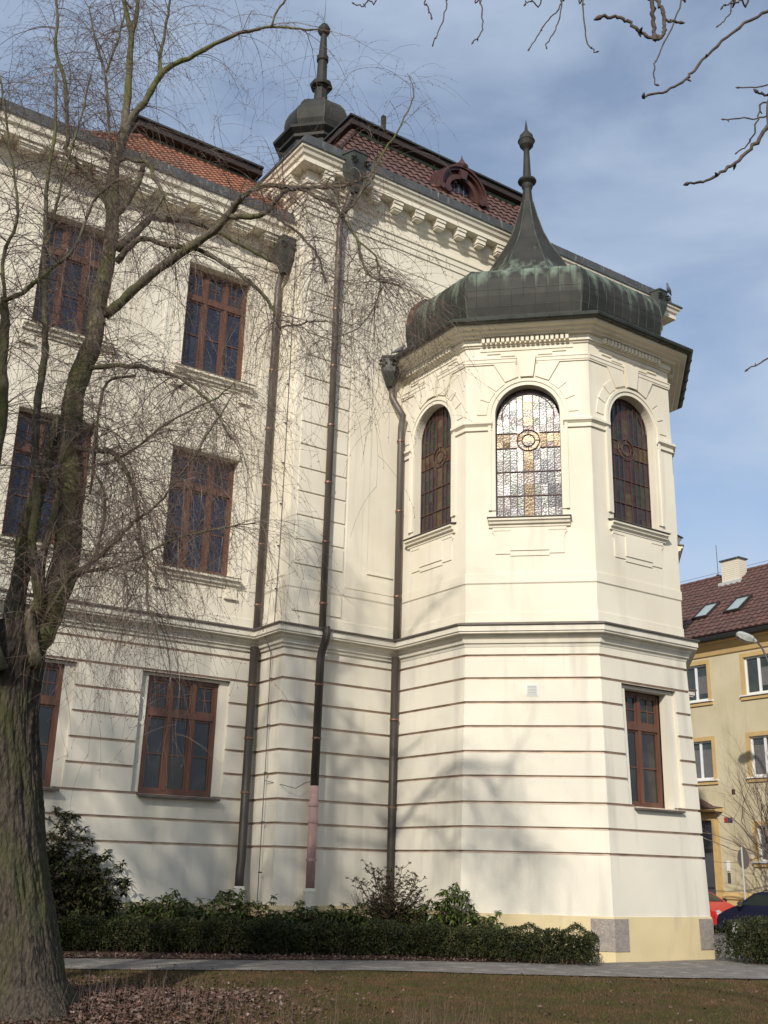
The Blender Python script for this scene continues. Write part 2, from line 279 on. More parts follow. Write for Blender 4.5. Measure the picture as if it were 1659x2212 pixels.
def wall(mb, poly, prof, openings={}, flat={}, mi=0, flatprof=None, gz=()):
    """faces along a plan polyline; prof [(offset,z)] ; openings {seg: [(s0,s1,z0,z1,depth,archR or None)]};
       flat {seg: [(s0,s1,z0,z1)]} zones where the plain profile is used"""
    zs0 = [z for o, z in prof]
    def interp(pr, z, side):
        # piecewise linear; duplicates of z are handled by the caller working on segments
        for (o0,z0),(o1,z1) in zip(pr[:-1], pr[1:]):
            if z0 <= z <= z1 and z1 > z0: return o0+(o1-o0)*(z-z0)/(z1-z0)
        return pr[0][0] if z < pr[0][1] else pr[-1][0]
    for i in range(len(poly)-1):
        a, d, nrm, l = seg_frame(poly, i)
        ops = openings.get(i, []); fl = flat.get(i, [])
        cuts = sorted(set([0.0, l]+[c for o in ops for c in o[:2]]+[c for f in fl for c in f[:2]]))
        zc = sorted(set([o[2] for o in ops]+[o[3] for o in ops]+[f[2] for f in fl]+[f[3] for f in fl]))
        def refine(pr):
            out = [pr[0]]
            for p, q in zip(pr[:-1], pr[1:]):
                for z in zc:
                    if p[1] < z < q[1]-1e-6 and z > p[1]+1e-6:
                        out.append((p[0]+(q[0]-p[0])*(z-p[1])/(q[1]-p[1]), z))
                out.append(q)
            return out
        P = refine(prof)
        FP = [(interp(flatprof, z, 0) if flatprof else 0.0, z) for o, z in P]
        def pt(s, o, z):
            if s <= 1e-6 and i > 0: x, y = offs(poly, o)[i]
            elif s >= l-1e-6 and i < len(poly)-2: x, y = offs(poly, o)[i+1]
            else: x, y = a[0]+d[0]*s+nrm[0]*o, a[1]+d[1]*s+nrm[1]*o
            return (x, y, z)
        prev = None
        for s0, s1 in zip(cuts[:-1], cuts[1:]):
            sm = (s0+s1)/2; cur = []
            for k in range(len(P)-1):
                zm = (P[k][1]+P[k+1][1])/2
                isf = any(f[0] < sm < f[1] and f[2] < zm < f[3] for f in fl)
                hole = any(o[0] < sm < o[1] and o[2] < zm < o[3] for o in ops)
                A, B = (FP[k], FP[k+1]) if isf else (P[k], P[k+1])
                cur.append((A[0], B[0], hole, isf))
                if not hole and not (isf and abs(P[k+1][1]-P[k][1]) < 1e-9):
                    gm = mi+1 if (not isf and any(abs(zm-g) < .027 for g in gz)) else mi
                    mb.quad(pt(s0,A[0],A[1]), pt(s1,A[0],A[1]), pt(s1,B[0],B[1]), pt(s0,B[0],B[1]), gm)
            if prev is not None:
                for k in range(len(P)-1):
                    if prev[k][2] or cur[k][2]: continue
                    if abs(P[k+1][1]-P[k][1]) < 1e-9: continue
                    if abs(prev[k][0]-cur[k][0]) > 1e-5 or abs(prev[k][1]-cur[k][1]) > 1e-5:
                        mb.quad(pt(s0,prev[k][0],P[k][1]), pt(s0,cur[k][0],P[k][1]), pt(s0,cur[k][1],P[k+1][1]), pt(s0,prev[k][1],P[k+1][1]), mi)
            prev = cur
        for op in ops:
            s0, s1, z0, z1, dep, arch = op
            def q(s, o, z): return (a[0]+d[0]*s+nrm[0]*o, a[1]+d[1]*s+nrm[1]*o, z)
            ob = interp(flatprof if flatprof else prof, (z0+z1)/2, 0); f0 = ob; f1 = ob-dep
            f00 = interp(flatprof, z0, 0) if flatprof else ob; f01 = interp(flatprof, z1, 0) if flatprof else ob
            mb.quad(q(s0,f00,z0), q(s1,f00,z0), q(s1,f1,z0), q(s0,f1,z0), mi)
            if not arch:
                mb.quad(q(s0,f01,z1), q(s0,f1,z1), q(s1,f1,z1), q(s1,f01,z1), mi)
                mb.quad(q(s0,f00,z0), q(s0,f1,z0), q(s0,f1,z1), q(s0,f01,z1), mi)
                mb.quad(q(s1,f00,z0), q(s1,f01,z1), q(s1,f1,z1), q(s1,f1,z0), mi)
            else:
                R = (s1-s0)/2; c = (s0+s1)/2; zs = z1-R; n = 24
                mb.quad(q(s0,f0,z0), q(s0,f1,z0), q(s0,f1,zs), q(s0,f0,zs), mi); mb.quad(q(s1,f0,z0), q(s1,f0,zs), q(s1,f1,zs), q(s1,f1,z0), mi)
                for j in range(n):
                    t0 = pi-pi*j/n; t1 = pi-pi*(j+1)/n
                    xa, za, xb, zb = c+R*cos(t0), zs+R*sin(t0), c+R*cos(t1), zs+R*sin(t1)
                    mb.quad(q(xa,f0,za), q(xb,f0,zb), q(xb,f0,z1), q(xa,f0,z1), mi)
                    mb.quad(q(xa,f0,za), q(xa,f1,za), q(xb,f1,zb), q(xb,f0,zb), mi)
# ================================================================== the town hall
hall = empty('school_building', (0, 0, 0))
tag(hall, 'large cream stuccoed building with banded ground storey, octagonal bay and dark copper spire', 'building')
YW = 1.17
WING = [(-24, YW), (-3.182, YW)]
RIS = [(-3.182, YW), (-3.182, 0.0), (0.0, 0.0)]
BAY = [(0.0, 0.0), (0.0, -2.603), (2.071, -4.674), (4.864, -4.674), (6.935, -2.603), (6.935, 0.0)]
EAST = [(6.935, 0.0), (10.117, 0.0), (10.117, 12.0)]
FULL = [(-24, YW), (-3.182, YW), (-3.182, 0.0), (0.0, 0.0)]+BAY[1:]+EAST[1:]
GZ = [2.048, 2.545, 3.052, 3.594, 4.113, 4.647, 5.168, 5.697, 6.208]
def low_prof(k):
    pr = [(k*(7-0.84), 0.84)]
    for z in GZ:
        o = k*(7-z); pr += [(o, z-0.030), (o-0.050, z-0.018), (o-0.050, z+0.020), (o, z+0.030)]
    pr += [(k*0.6, 6.45)]
    return pr
def low_flat(k): return [(k*(7-0.84)-0.11, 0.84), (k*0.6-0.11, 6.45)]
W_X = [(-5.80, -4.07), (-9.42, -7.69), (-13.04, -11.31), (-16.66, -14.93)]
# --- ground storey walls
mb = MB()
ops = [(x0+24, x1+24, 3.06, 5.60, 0.14, None) for x0, x1 in W_X]
fl = [(x0+24-0.20, x1+24+0.22, 3.052+.030, 5.66) for x0, x1 in W_X]
kw = -0.02
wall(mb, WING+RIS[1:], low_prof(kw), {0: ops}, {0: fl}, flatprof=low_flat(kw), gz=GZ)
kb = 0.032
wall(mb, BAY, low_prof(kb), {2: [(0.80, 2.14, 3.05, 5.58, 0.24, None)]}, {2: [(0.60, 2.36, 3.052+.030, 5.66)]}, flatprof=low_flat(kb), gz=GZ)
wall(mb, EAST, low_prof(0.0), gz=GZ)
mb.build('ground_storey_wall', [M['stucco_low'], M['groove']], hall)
# --- plinth
mb = MB()
sweep(mb, WING+RIS[1:], [(kw*7+.05,-0.6),(kw*7+.05,0.80),(kw*6.2+.03,0.86),(kw*6.2-.1,0.86)])
sweep(mb, BAY, [(kb*7+.02,-0.6),(kb*7+.0,0.80),(kb*6.2+.025,0.845),(kb*6.2-.1,0.85)])
sweep(mb, EAST, [(.03,-0.6),(.03,0.84),(-.1,0.85)])
mb.build('plinth', M['plinth'], hall)
for i, s_a, s_b in ((1, 0.47, 0.40), (2, 0.44, 0.44)):
    mb = MB(); P = offs(BAY, kb*7+.014)
    c = P[i+1]; a = P[i]; b = P[i+2]
    da = Vector((a[0]-c[0], a[1]-c[1])).normalized(); db = Vector((b[0]-c[0], b[1]-c[1])).normalized()
    pl = [(c[0]+da.x*s_a, c[1]+da.y*s_a), c, (c[0]+db.x*s_b, c[1]+db.y*s_b)]
    sweep(mb, pl, [(-.03,0.20),(.012,0.20),(.004,0.81),(-.03,0.81)])
    mb.build('stone_block', M['stone'], hall)
# --- string course with its flashing
mb = MB()
SC = [(-.1,6.40),(.03,6.40),(.05,6.46),(.09,6.48),(.11,6.56),(.16,6.60),(.17,6.655),(.28,6.665),(.28,6.70),(.31,6.71),(.31,6.845),(-.1,6.90)]
sweep(mb, FULL, SC)
mb.build('string_course', M['stucco_low'], hall)
mb = MB(); sweep(mb, FULL, [(.312,6.847),(.355,6.84),(.355,6.878),(.0,6.97),(-.05,6.97)])
mb.build('flashing', M['flash'], hall)
# --- upper walls
def upper_ops(): 
    r = []
    for x0, x1 in W_X:
        r += [(x0+24, x1+24, 13.05, 15.92, 0.22, None), (x0+24, x1+24, 8.07, 11.0, 0.22, None)]
    return r
mb = MB()
wall(mb, WING, [(0,6.9),(0.02,6.91),(0.02,7.16),(0,7.17),(0,7.80),(.018,7.83),(.018,7.98),(0,7.985),(0,17.0)], {0: upper_ops()}, flatprof=[(0,6.9),(0,17.0)])
wall(mb, RIS, [(0.02,6.9),(0.02,7.18),(0,7.19),(0,7.79),(.02,7.83),(.02,8.0),(.0,8.01),(0,16.60),(-.02,16.62),(-.02,16.65),(0,16.67),(0,17.13),(-.02,17.15),(-.02,17.18),(0,17.2),(0,18.6)])
wall(mb, [(-3.182,9),(-3.182,YW)], [(0,6.9),(0,18.6)])
mb.build('main_wall', M['stucco'], hall)
mb = MB()
AR = [(0.715, 2.215), ]
cx = {0: 1.3015, 1: 1.4645, 2: 1.3965, 3: 1.4645, 4: 1.3015}
bo = {k: [(c-.76, c+.76, 9.42, 12.74, 0.24, True)] for k, c in cx.items()}
wall(mb, BAY, [(0.02,6.9),(0.02,7.18),(0,7.19),(0,7.84),(.025,7.87),(.025,8.08),(0,8.09),(0,14.3)], bo, flatprof=[(0,6.9),(0,14.3)])
mb.build('bay_wall', M['stucco'], hall)
mb = MB(); wall(mb, EAST, [(0,6.9),(0,18.6)]); wall(mb, [(0,0),(6.935,0)], [(0,14.2),(0,16.60),(-.02,16.62),(-.02,16.65),(0,16.67),(0,17.13),(-.02,17.15),(-.02,17.18),(0,17.2),(0,18.6)])
mb.build('gable_wall', M['stucco'], hall)
# --- bay ornament: one mesh of mouldings per kind
def on_face(poly, i, s, o, z):
    a, d, n, l = seg_frame(poly, i); return (a[0]+d[0]*s+n[0]*o, a[1]+d[1]*s+n[1]*o, z)
def face_box(mb, poly, i, s0, s1, z0, z1, o0, o1, mi=0):
    a, d, n, l = seg_frame(poly, i)
    mb.obox(on_face(poly,i,s0,o0,z0), (d[0]*(s1-s0),d[1]*(s1-s0),0), (n[0]*(o1-o0),n[1]*(o1-o0),0), (0,0,z1-z0), mi)
def face_poly(mb, poly, i, pts, o0, o1, mi=0):
    """extruded polygon drawn on a face, pts [(s,z)] anticlockwise seen from outside"""
    n = len(pts); A = [on_face(poly,i,s,o0,z) for s,z in pts]; B = [on_face(poly,i,s,o1,z) for s,z in pts]
    mb.add(A+B, [tuple(range(n,2*n))]+[(j,(j+1)%n,(j+1)%n+n,j+n) for j in range(n)], mi)
arch = MB(); arc = MB()
IMP = [(-.02,11.60),(.045,11.605),(.045,11.64),(.03,11.65),(.03,11.70),(.075,11.74),(.10,11.76),(.10,11.82),(.02,11.85),(-.02,11.85)]
for i in range(5):
    a, d, n, l = seg_frame(BAY, i); c = cx[i]
    # impost moulding round the pier to the next face
    left = [on_face(BAY,i,c+.83,0,0)[:2], BAY[i+1], on_face(BAY,i+1,cx[i+1]-.83,0,0)[:2]] if i < 4 else [on_face(BAY,4,c+.83,0,0)[:2], BAY[5]]
    imp = MB(); sweep(imp, left, IMP); imp.build('impost_moulding', M['stucco'], hall)
    if i == 0: imp = MB(); sweep(imp, [BAY[0], on_face(BAY,0,c-.83,0,0)[:2]], IMP); imp.build('impost_moulding', M['stucco'], hall)
    # archivolt ring, moulded in two steps
    zs = 11.98
    for r0, r1, o1 in ((.765,.86,.03),(.86,.93,.055)):
        K = 28; ring = []
        for j in range(K+1): ring.append(pi-pi*j/K)
        for t0, t1 in zip(ring[:-1], ring[1:]):
            q = [(c+r0*cos(t0), zs+r0*sin(t0)), (c+r0*cos(t1), zs+r0*sin(t1)), (c+r1*cos(t1), zs+r1*sin(t1)), (c+r1*cos(t0), zs+r1*sin(t0))]
            A = [on_face(BAY,i,s,-.005,z) for s,z in q]; B = [on_face(BAY,i,s,o1,z) for s,z in q]
            arch.add(A+B, [(4,5,6,7),(0,1,5,4),(2,3,7,6)])
        for sg in (-1, 1):
            s0, s1 = sorted((c+sg*r0, c+sg*r1)); face_box(arch, BAY, i, s0, s1, 9.60, zs, -.005, o1)
    # voussoirs
    for sg in (-1, 1):
        for (t0, t1, r0, r1) in ((2,19,.97,1.20),(21.5,38,.97,1.20),(40.5,57,.97,1.22)):
            q = []
            for t, r in ((t0,r0),(t0,r1),((t0+t1)/2,r1),(t1,r1),(t1,r0),((t0+t1)/2,r0)):
                t = radians(t); q.append((c+sg*r*cos(t), zs+r*sin(t)))
            if sg < 0: q = q[::-1]
            face_poly(arch, BAY, i, q, -.005, .022)
        q = [(c+sg*.52, zs+.86), (c+sg*.80, zs+1.36), (c+sg*.27, zs+1.36), (c+sg*.20, zs+.99)]
        if sg < 0: q = q[::-1]
        face_poly(arch, BAY, i, q, -.005, .04)
    face_poly(arch, BAY, i, [(c-.15, zs+.96), (c+.15, zs+.96), (c+.235, zs+1.53), (c-.235, zs+1.53)], -.005, .10)
    # architrave strip in two steps, broken by the keystone
    for s0, s1 in ((0.0, c-.235), (c+.235, l)):
        for z0, z1, o in ((13.32,13.36,.03),(13.36,13.45,.045),(13.45,13.48,.06)):
            face_box(arc, BAY, i, s0+(0.0 if s0 else -.0), s1, z0, z1, -.005, o)
    for sg in (-1, 1):
        for s0, s1, z0 in ((.27,.62,13.535),(.62,.95,13.60)):
            u0, u1 = sorted((c+sg*s0, c+sg*s1)); face_box(arc, BAY, i, u0, u1, z0, z0+.04, -.005, .03)
arch.build('arch_moulding', M['stucco'], hall); arc.build('architrave', M['stucco'], hall)
# cornice of the bay
mb = MB()
sweep(mb, BAY, [(-.02,13.78),(.04,13.79),(.05,13.83),(.09,13.835),(.09,13.98),(.20,13.99),(.22,14.04),(.33,14.055),(.36,14.10),(.47,14.115),(.50,14.14),(.50,14.21),(.52,14.24),(-.02,14.34)])
for i in range(5):
    a, d, n, l = seg_frame(BAY, i); k = int((l-.7)/.118); s = (l-k*.118)/2
    for j in range(k): face_box(mb, BAY, i, s+j*.118, s+j*.118+.074, 13.845, 13.965, .08, .19)
    face_box(mb, BAY, i, .35, l-.35, 13.68, 13.775, -.005, .025)
mb.build('bay_cornice', M['stucco'], hall)
mb = MB()
sweep(mb, BAY, [(.505,14.25),(.52,14.20),(.56,14.175),(.60,14.18),(.64,14.21),(.66,14.27),(.63,14.30),(.3,14.42),(-.1,14.62)])
for i in range(5):
    a, d, n, l = seg_frame(BAY, i)
    k = 5
    for j in range(k):
        s = l*(j+.5)/k
        pts = [on_face(BAY,i,s,o,z) for o,z in ((.512,14.235),(.53,14.19),(.56,14.168),(.60,14.172),(.648,14.205),(.668,14.27))]
        mb.tube(pts, .010, 5)
mb.build('bay_gutter', M['copper_dark'], hall)
# --- stained glass windows
def stained_window(i):
    a, d, n, l = seg_frame(BAY, i); c = cx[i]; o = -.225; zs = 11.98; R = .755; z0 = 9.44
    root = MB(); g = MB()
    X = [-.755,-.60,-.435,-.275,-.12,.12,.275,.435,.60,.755]
    Z = [9.44,10.02,10.62,11.22,11.60,12.0,12.35]
    rs = random.Random(20+i)
    xs = sorted(set(X)); 
    def top(x): return zs+sqrt(max(R*R-x*x,0))
    for x0, x1 in zip(xs[:-1], xs[1:]):
        centre = (x0 == -.12)
        zz = [9.44,9.72,10.02,10.30,10.62,10.92,11.22,11.38,11.60,11.80,12.0,12.2,12.4,12.6,12.75]
        for za, zb in zip(zz[:-1], zz[1:]):
            ta, tb = top(x0), top(x1)
            if za >= max(ta, tb) - .005: break
            A = min(za, ta); B = min(za, tb); Cc = min(zb, tb); D = min(zb, ta)
            if 11.22 <= za < 11.59 : mi = 3 if rs.random() < .7 else 5
            elif centre: mi = rs.choice((3,3,5))
            elif abs(x0+x1) > 1.25: mi = rs.choice((0,4))
            else: mi = rs.choice((0,1,1,2,4,2) if za > 10 else (0,2,4,1))
            t1, t2 = rs.gauss(0,.0016), rs.gauss(0,.0024)
            g.add([on_face(BAY,i,c+x0,o-t1-t2,A), on_face(BAY,i,c+x1,o+t1-t2,B), on_face(BAY,i,c+x1,o+t1+t2,Cc), on_face(BAY,i,c+x0,o-t1+t2,D)], ((0,1,2,3),), mi)
    fr = MB(); f0, f1 = o-.01, o+.022
    def bar(x0, x1, za, zb, ff=f1): face_box(fr, BAY, i, c+x0, c+x1, za, zb, f0, ff)
    for x in xs[1:-1]:
        w = .011 if abs(x) < .13 else .008
        segs = [(z0, top(x) if abs(x) > .13 else top(x))]
        for s_, e_ in segs:
            if abs(x) < .28: bar(x-w, x+w, s_, 11.16); bar(x-w, x+w, 11.66, e_-.0)
            else: bar(x-w, x+w, s_, e_)
    for z in (10.02, 10.62, 11.22, 11.60):
        r = R
        bar(-r, -.27 if z > 11 else 0, z-.011, z+.011, f1+.004); bar(.27 if z > 11 else 0, r, z-.011, z+.011, f1+.004)
    bar(-R, R, z0-.02, z0+.03, f1+.02)
    for rr, w in ((.265,.014),(.15,.014)):
        pts = [on_face(BAY,i,c+rr*cos(t),o+.012,11.41+rr*sin(t)) for t in [2*pi*j/32 for j in range(33)]]
        fr.tube(pts, w, 6)
    for t in (0, pi/2, pi, 3*pi/2):
        fr.tube([on_face(BAY,i,c+.15*cos(t),o+.012,11.41+.15*sin(t)), on_face(BAY,i,c+.265*cos(t),o+.012,11.41+.265*sin(t))], .010, 5)
    for rr in (.755, .63):
        pts = [on_face(BAY,i,c+rr*cos(t),o+.012,zs+(rr)*sin(t)) for t in [pi*j/28 for j in range(29)]]
        fr.tube(pts, .012, 5)
    fr.tube([on_face(BAY,i,c-.755,o+.012,9.44), on_face(BAY,i,c-.755,o+.012,zs)], .012, 5); fr.tube([on_face(BAY,i,c+.755,o+.012,9.44), on_face(BAY,i,c+.755,o+.012,zs)], .012, 5)
    # tendril cames
    for k in range(10):
        x = rs.choice([-.52,-.35,-.2,.2,.35,.52]); z = rs.uniform(9.6, 12.2); r = rs.uniform(.05,.12)
        if 11.1 < z < 11.7 or z+r > top(x)-.05: continue
        pts = [on_face(BAY,i,c+x+r*cos(t)*(.6),o+.006,z+r*sin(t)*1.5) for t in [2*pi*j/14*.8 for j in range(15)]]
        fr.tube(pts, .0045, 4)
    w = fr.build('stained_glass_window', M['came'], hall)
    g.build('pane', SG, w)
    s = MB()
    pl = [on_face(BAY,i,c-.93,0,0)[:2], on_face(BAY,i,c+.93,0,0)[:2]]
    sweep(s, pl, [(-.02,9.17),(.05,9.18),(.06,9.24),(.11,9.25),(.13,9.31),(.17,9.32),(.17,9.37),(-.02,9.375)])
    sb = s.build('sill', M['stucco'], w)
    s = MB(); sweep(s, [on_face(BAY,i,c-.96,0,0)[:2], on_face(BAY,i,c+.96,0,0)[:2]], [(.10,9.376),(.20,9.378),(.20,9.395),(-.02,9.44)]); 
    face_box(s, BAY, i, c-.755, c+.755, 9.43, 9.455, -.23, .01)
    s.build('sill_flashing', M['flash'], w)
    s = MB()
    face_box(s, BAY, i, c-.84, c+.84, 9.10, 9.17, -.005, .035)
    q = [(c-.44,8.62),(c+.44,8.62),(c+.44,9.10),(c-.44,9.10)]; face_poly(s, BAY, i, q, -.005, .045)
    for sg in (-1,1):
        q = [(c+sg*.44,8.55),(c+sg*.78,8.55),(c+sg*.78,8.92),(c+sg*.80,9.0),(c+sg*.86,9.07),(c+sg*.84,9.10),(c+sg*.44,9.10)]
        if sg < 0: q = q[::-1]
        face_poly(s, BAY, i, q, -.005, .022)
    face_poly(s, BAY, i, [(c-.44,8.50),(c+.44,8.50),(c+.44,8.62),(c-.44,8.62)], -.005, .022)
    s.build('apron', M['stucco'], w)
for i in range(5): stained_window(i)

# --- brown three-light windows
GR_ = random.Random(99)
def timber_window(poly, i, s0, s1, z0, z1, dep, glass, tz, mz, sill, nl=3):
    w = s1-s0; f = MB(); o0, o1 = -dep-.05, -dep+.035; fw = .085
    def b(x0,x1,za,zb,oo=o1): face_box(f, poly, i, s0+x0, s0+x1, za, zb, o0, oo)
    b(0,fw,z0,z1); b(w-fw,w,z0,z1); b(fw,w-fw,z0,z0+.09); b(fw,w-fw,z1-.09,z1); b(fw,w-fw,tz-.07,tz+.07,o1+.02)
    lw = (w-2*fw-(nl-1)*.10)/nl; xs = [fw+j*(lw+.10) for j in range(nl)]
    for j in range(nl-1): 
        b(xs[j]+lw, xs[j]+lw+.10, z0+.09, tz-.07, o1+.012); b(xs[j]+lw, xs[j]+lw+.10, tz+.07, z1-.09, o1+.012)
    for x in xs:
        for za, zb in ((z0+.09,tz-.07),(tz+.07,z1-.09)):   # casement frames
            b(x,x+.045,za,zb,o1-.018); b(x+lw-.045,x+lw,za,zb,o1-.018); b(x+.045,x+lw-.045,za,za+.05,o1-.018); b(x+.045,x+lw-.045,zb-.045,zb,o1-.018)
        b(x+.045,x+lw-.045,mz-.014,mz+.014,o1-.025)
        tm = (tz+.07+z1-.09)/2
        b(x+.045,x+lw-.045,tm-.012,tm+.012,o1-.026); b(x+lw/2-.012,x+lw/2+.012,tz+.12,z1-.135,o1-.028)
    win = f.build('window', M['wood'], hall)
    g = MB()
    for x in xs:
        for za, zb in ((z0+.05,mz),(mz,tz),(tz,z1-.05)):
            t1, t2 = GR_.uniform(-.010,.010), GR_.uniform(-.008,.008); X0, X1 = s0+x-.03, s0+x+lw+.03
            g.quad(on_face(poly,i,X0,-dep-.012-t1-t2,za), on_face(poly,i,X1,-dep-.012+t1-t2,za), on_face(poly,i,X1,-dep-.012+t1+t2,zb), on_face(poly,i,X0,-dep-.012-t1+t2,zb))
    g.build('pane', glass, win)
    s = MB()
    if sill == 'low':
        sweep(s, [on_face(poly,i,s0-.06,0,0)[:2], on_face(poly,i,s1+.10,0,0)[:2]], [(.06+kb*4 if poly is BAY else .0,z0-.075),(.10+(kb*4 if poly is BAY else 0),z0-.075),(.10+(kb*4 if poly is BAY else 0),z0-.035),(-dep,z0+.01)])
        s.build('sill', M['flash'], win)
    else:
        a, b_ = on_face(poly,i,s0-.20,0,0)[:2], on_face(poly,i,s1+.22,0,0)[:2]
        sweep(s, [a,b_], [(-.02,z0-.26),(.04,z0-.255),(.05,z0-.19),(.10,z0-.185),(.13,z0-.10),(.18,z0-.09),(.18,z0-.03),(.205,z0-.02),(-.22,z0+.01)])
        s.build('sill', M['stucco'], win)
        s = MB()
        for x0,x1 in ((s0-.24,s0-.0),(s1+.0,s1+.26)): face_box(s, poly, i, x0, x1, z0+.02, z1+.0, -.005, .022)
        face_box(s, poly, i, s0-.24, s1+.26, z1+.0, z1+.10, -.005, .022)
        sweep(s, [on_face(poly,i,s0-.02,0,0)[:2], on_face(poly,i,s1+.02,0,0)[:2]], [(.02,z1+.0),(.06,z1+.01),(.09,z1+.07),(.09,z1+.10),(.02,z1+.11)])
        face_box(s, poly, i, s1-.10, s1+.18, z0-.50, z0-.27, -.005, .05); face_box(s, poly, i, s1-.14, s1+.20, z0-.52, z0-.46, -.005, .07)
        face_box(s, poly, i, s0-.18, s0+.10, z0-.50, z0-.27, -.005, .05); face_box(s, poly, i, s0-.20, s0+.14, z0-.52, z0-.46, -.005, .07)
        s.build('surround', M['stucco'], win)
    return win
for x0, x1 in W_X:
    timber_window(WING, 0, x0+24, x1+24, 13.05, 15.92, .22, M['glass'], 15.10, 14.10, 'up')
    timber_window(WING, 0, x0+24, x1+24, 8.07, 11.0, .22, M['glass'], 10.16, 9.10, 'up')
    timber_window(WING, 0, x0+24, x1+24, 3.06, 5.60, .24, M['lowglass'], 4.80, 3.92, 'low')
timber_window(BAY, 2, .80, 2.14, 3.05, 5.58, .33, M['lowglass'], 4.80, 3.92, 'low', 2)
# --- pilaster panels of the projecting wall
mb = MB()
zt = 8.36; k = 0
face_box(mb, RIS, 1, .15, 1.48, 7.27, 7.76, -.005, .03)
while zt < 16.2:
    face_box(mb, RIS, 1, .15, 1.48, zt+.035, zt+.575, -.005, .03); zt += .60
face_box(mb, RIS, 1, 1.56, 2.01, 8.02, 16.55, -.005, .018)
face_box(mb, RIS, 1, 2.01, 3.05, 8.02, 8.32, -.005, .018); face_box(mb, RIS, 1, 2.01, 2.19, 8.32, 16.5, -.005, .010)
face_box(mb, RIS, 1, 2.19, 2.95, 8.46, 8.50, -.005, .03)
face_box(mb, RIS, 0, .15, 1.02, 8.1, 16.5, -.005, .015)
mb.build('pilaster_panel', M['stucco'], hall)
# wing wall panel strips
mb = MB()
for x0, x1 in W_X:
    face_box(mb, WING, 0, x1+24+.46, x1+24+.52, 7.6, 17.0, -.005, .014)
    face_box(mb, WING, 0, x0+24-.52, x0+24-.46, 7.6, 17.0, -.005, .014)
mb.build('wall_strip', M['stucco'], hall)
# --- architrave and cornice of the projecting block
BLK = [(-3.182, 8.5), (-3.182, 0.0), (10.117, 0.0), (10.117, 12.0)]
mb = MB()
sweep(mb, BLK, [(-.02,17.78),(.03,17.79),(.03,17.95),(.055,17.96),(.055,18.10),(.09,18.13),(.09,18.18),(-.02,18.2)])
sweep(mb, BLK, [(-.02,18.50),(.05,18.52),(.07,18.60),(.12,18.64),(.13,18.70),(.13,18.985),(.43,18.985),(.43,19.10),(.40,19.11),(.42,19.16),(.47,19.19),(.50,19.27),(.55,19.31),(.57,19.38),(-.02,19.42)])
cor = mb.build('cornice', M['stucco'], hall)
def modillion(poly, i, s, w, z0, z1, o1):
    m = MB(); a, d, n, l = seg_frame(poly, i)
    face_box(m, poly, i, s-w/2, s+w/2, z0+.05, z1, .10, o1-.03)
    face_box(m, poly, i, s-w/2-.015, s+w/2+.015, z1-.09, z1, .10, o1)
    face_poly(m, poly, i, [(s-w/2+.03,z0),(s+w/2-.03,z0),(s+w/2-.03,z0+.05),(s-w/2+.03,z0+.05)], .10, o1-.06)
    m.build('modillion', M['stucco'], cor)
x = -2.78
while x < 9.9:
    modillion(BLK, 1, x+3.182, .29, 18.72, 18.985, .40); x += .735
for y in (.45, 1.2, 1.95, 2.7, 3.45, 4.2, 4.95): modillion(BLK, 0, 8.5-y, .29, 18.72, 18.985, .40)
mb = MB(); sweep(mb, BLK, [(.56,19.37),(.60,19.38),(.60,19.43),(.38,19.56),(.36,19.58),(.35,19.86),(.30,19.88),(.05,19.90),(-.4,19.9)])
for s in np.arange(.3, 13, .62):
    mb.tube([on_face(BLK,1,float(s),.365,19.57), on_face(BLK,1,float(s),.358,19.87)], .010, 4)
mb.build('roof_parapet', M['lead'], hall)
# --- cornice of the wing
mb = MB()
sweep(mb, WING, [(-.02,16.50),(.03,16.51),(.05,16.58),(-.02,16.6)])
sweep(mb, WING, [(-.02,16.93),(.05,16.95),(.07,17.02),(.12,17.06),(.13,17.27),(.53,17.27),(.53,17.41),(.49,17.42),(.52,17.50),(.58,17.54),(.60,17.66),(.62,17.70),(-.02,17.74)])
corw = mb.build('wing_cornice', M['stucco'], hall); cor = corw
x = -3.75
while x > -23: modillion(WING, 0, x+24, .52, 17.10, 17.27, .48); x -= .905
mb = MB(); sweep(mb, [(-24,YW),(-3.17,YW)], [(.60,17.69),(.64,17.70),(.64,17.74),(.60,17.78),(.57,18.03),(.50,18.05),(.0,18.1),(-.6,18.12)])
for s in np.arange(.3, 20.7, .7):
    mb.tube([on_face(WING,0,float(s),.61,17.78), on_face(WING,0,float(s),.578,18.03)], .010, 4)
mb.build('wing_parapet', M['lead'], hall)

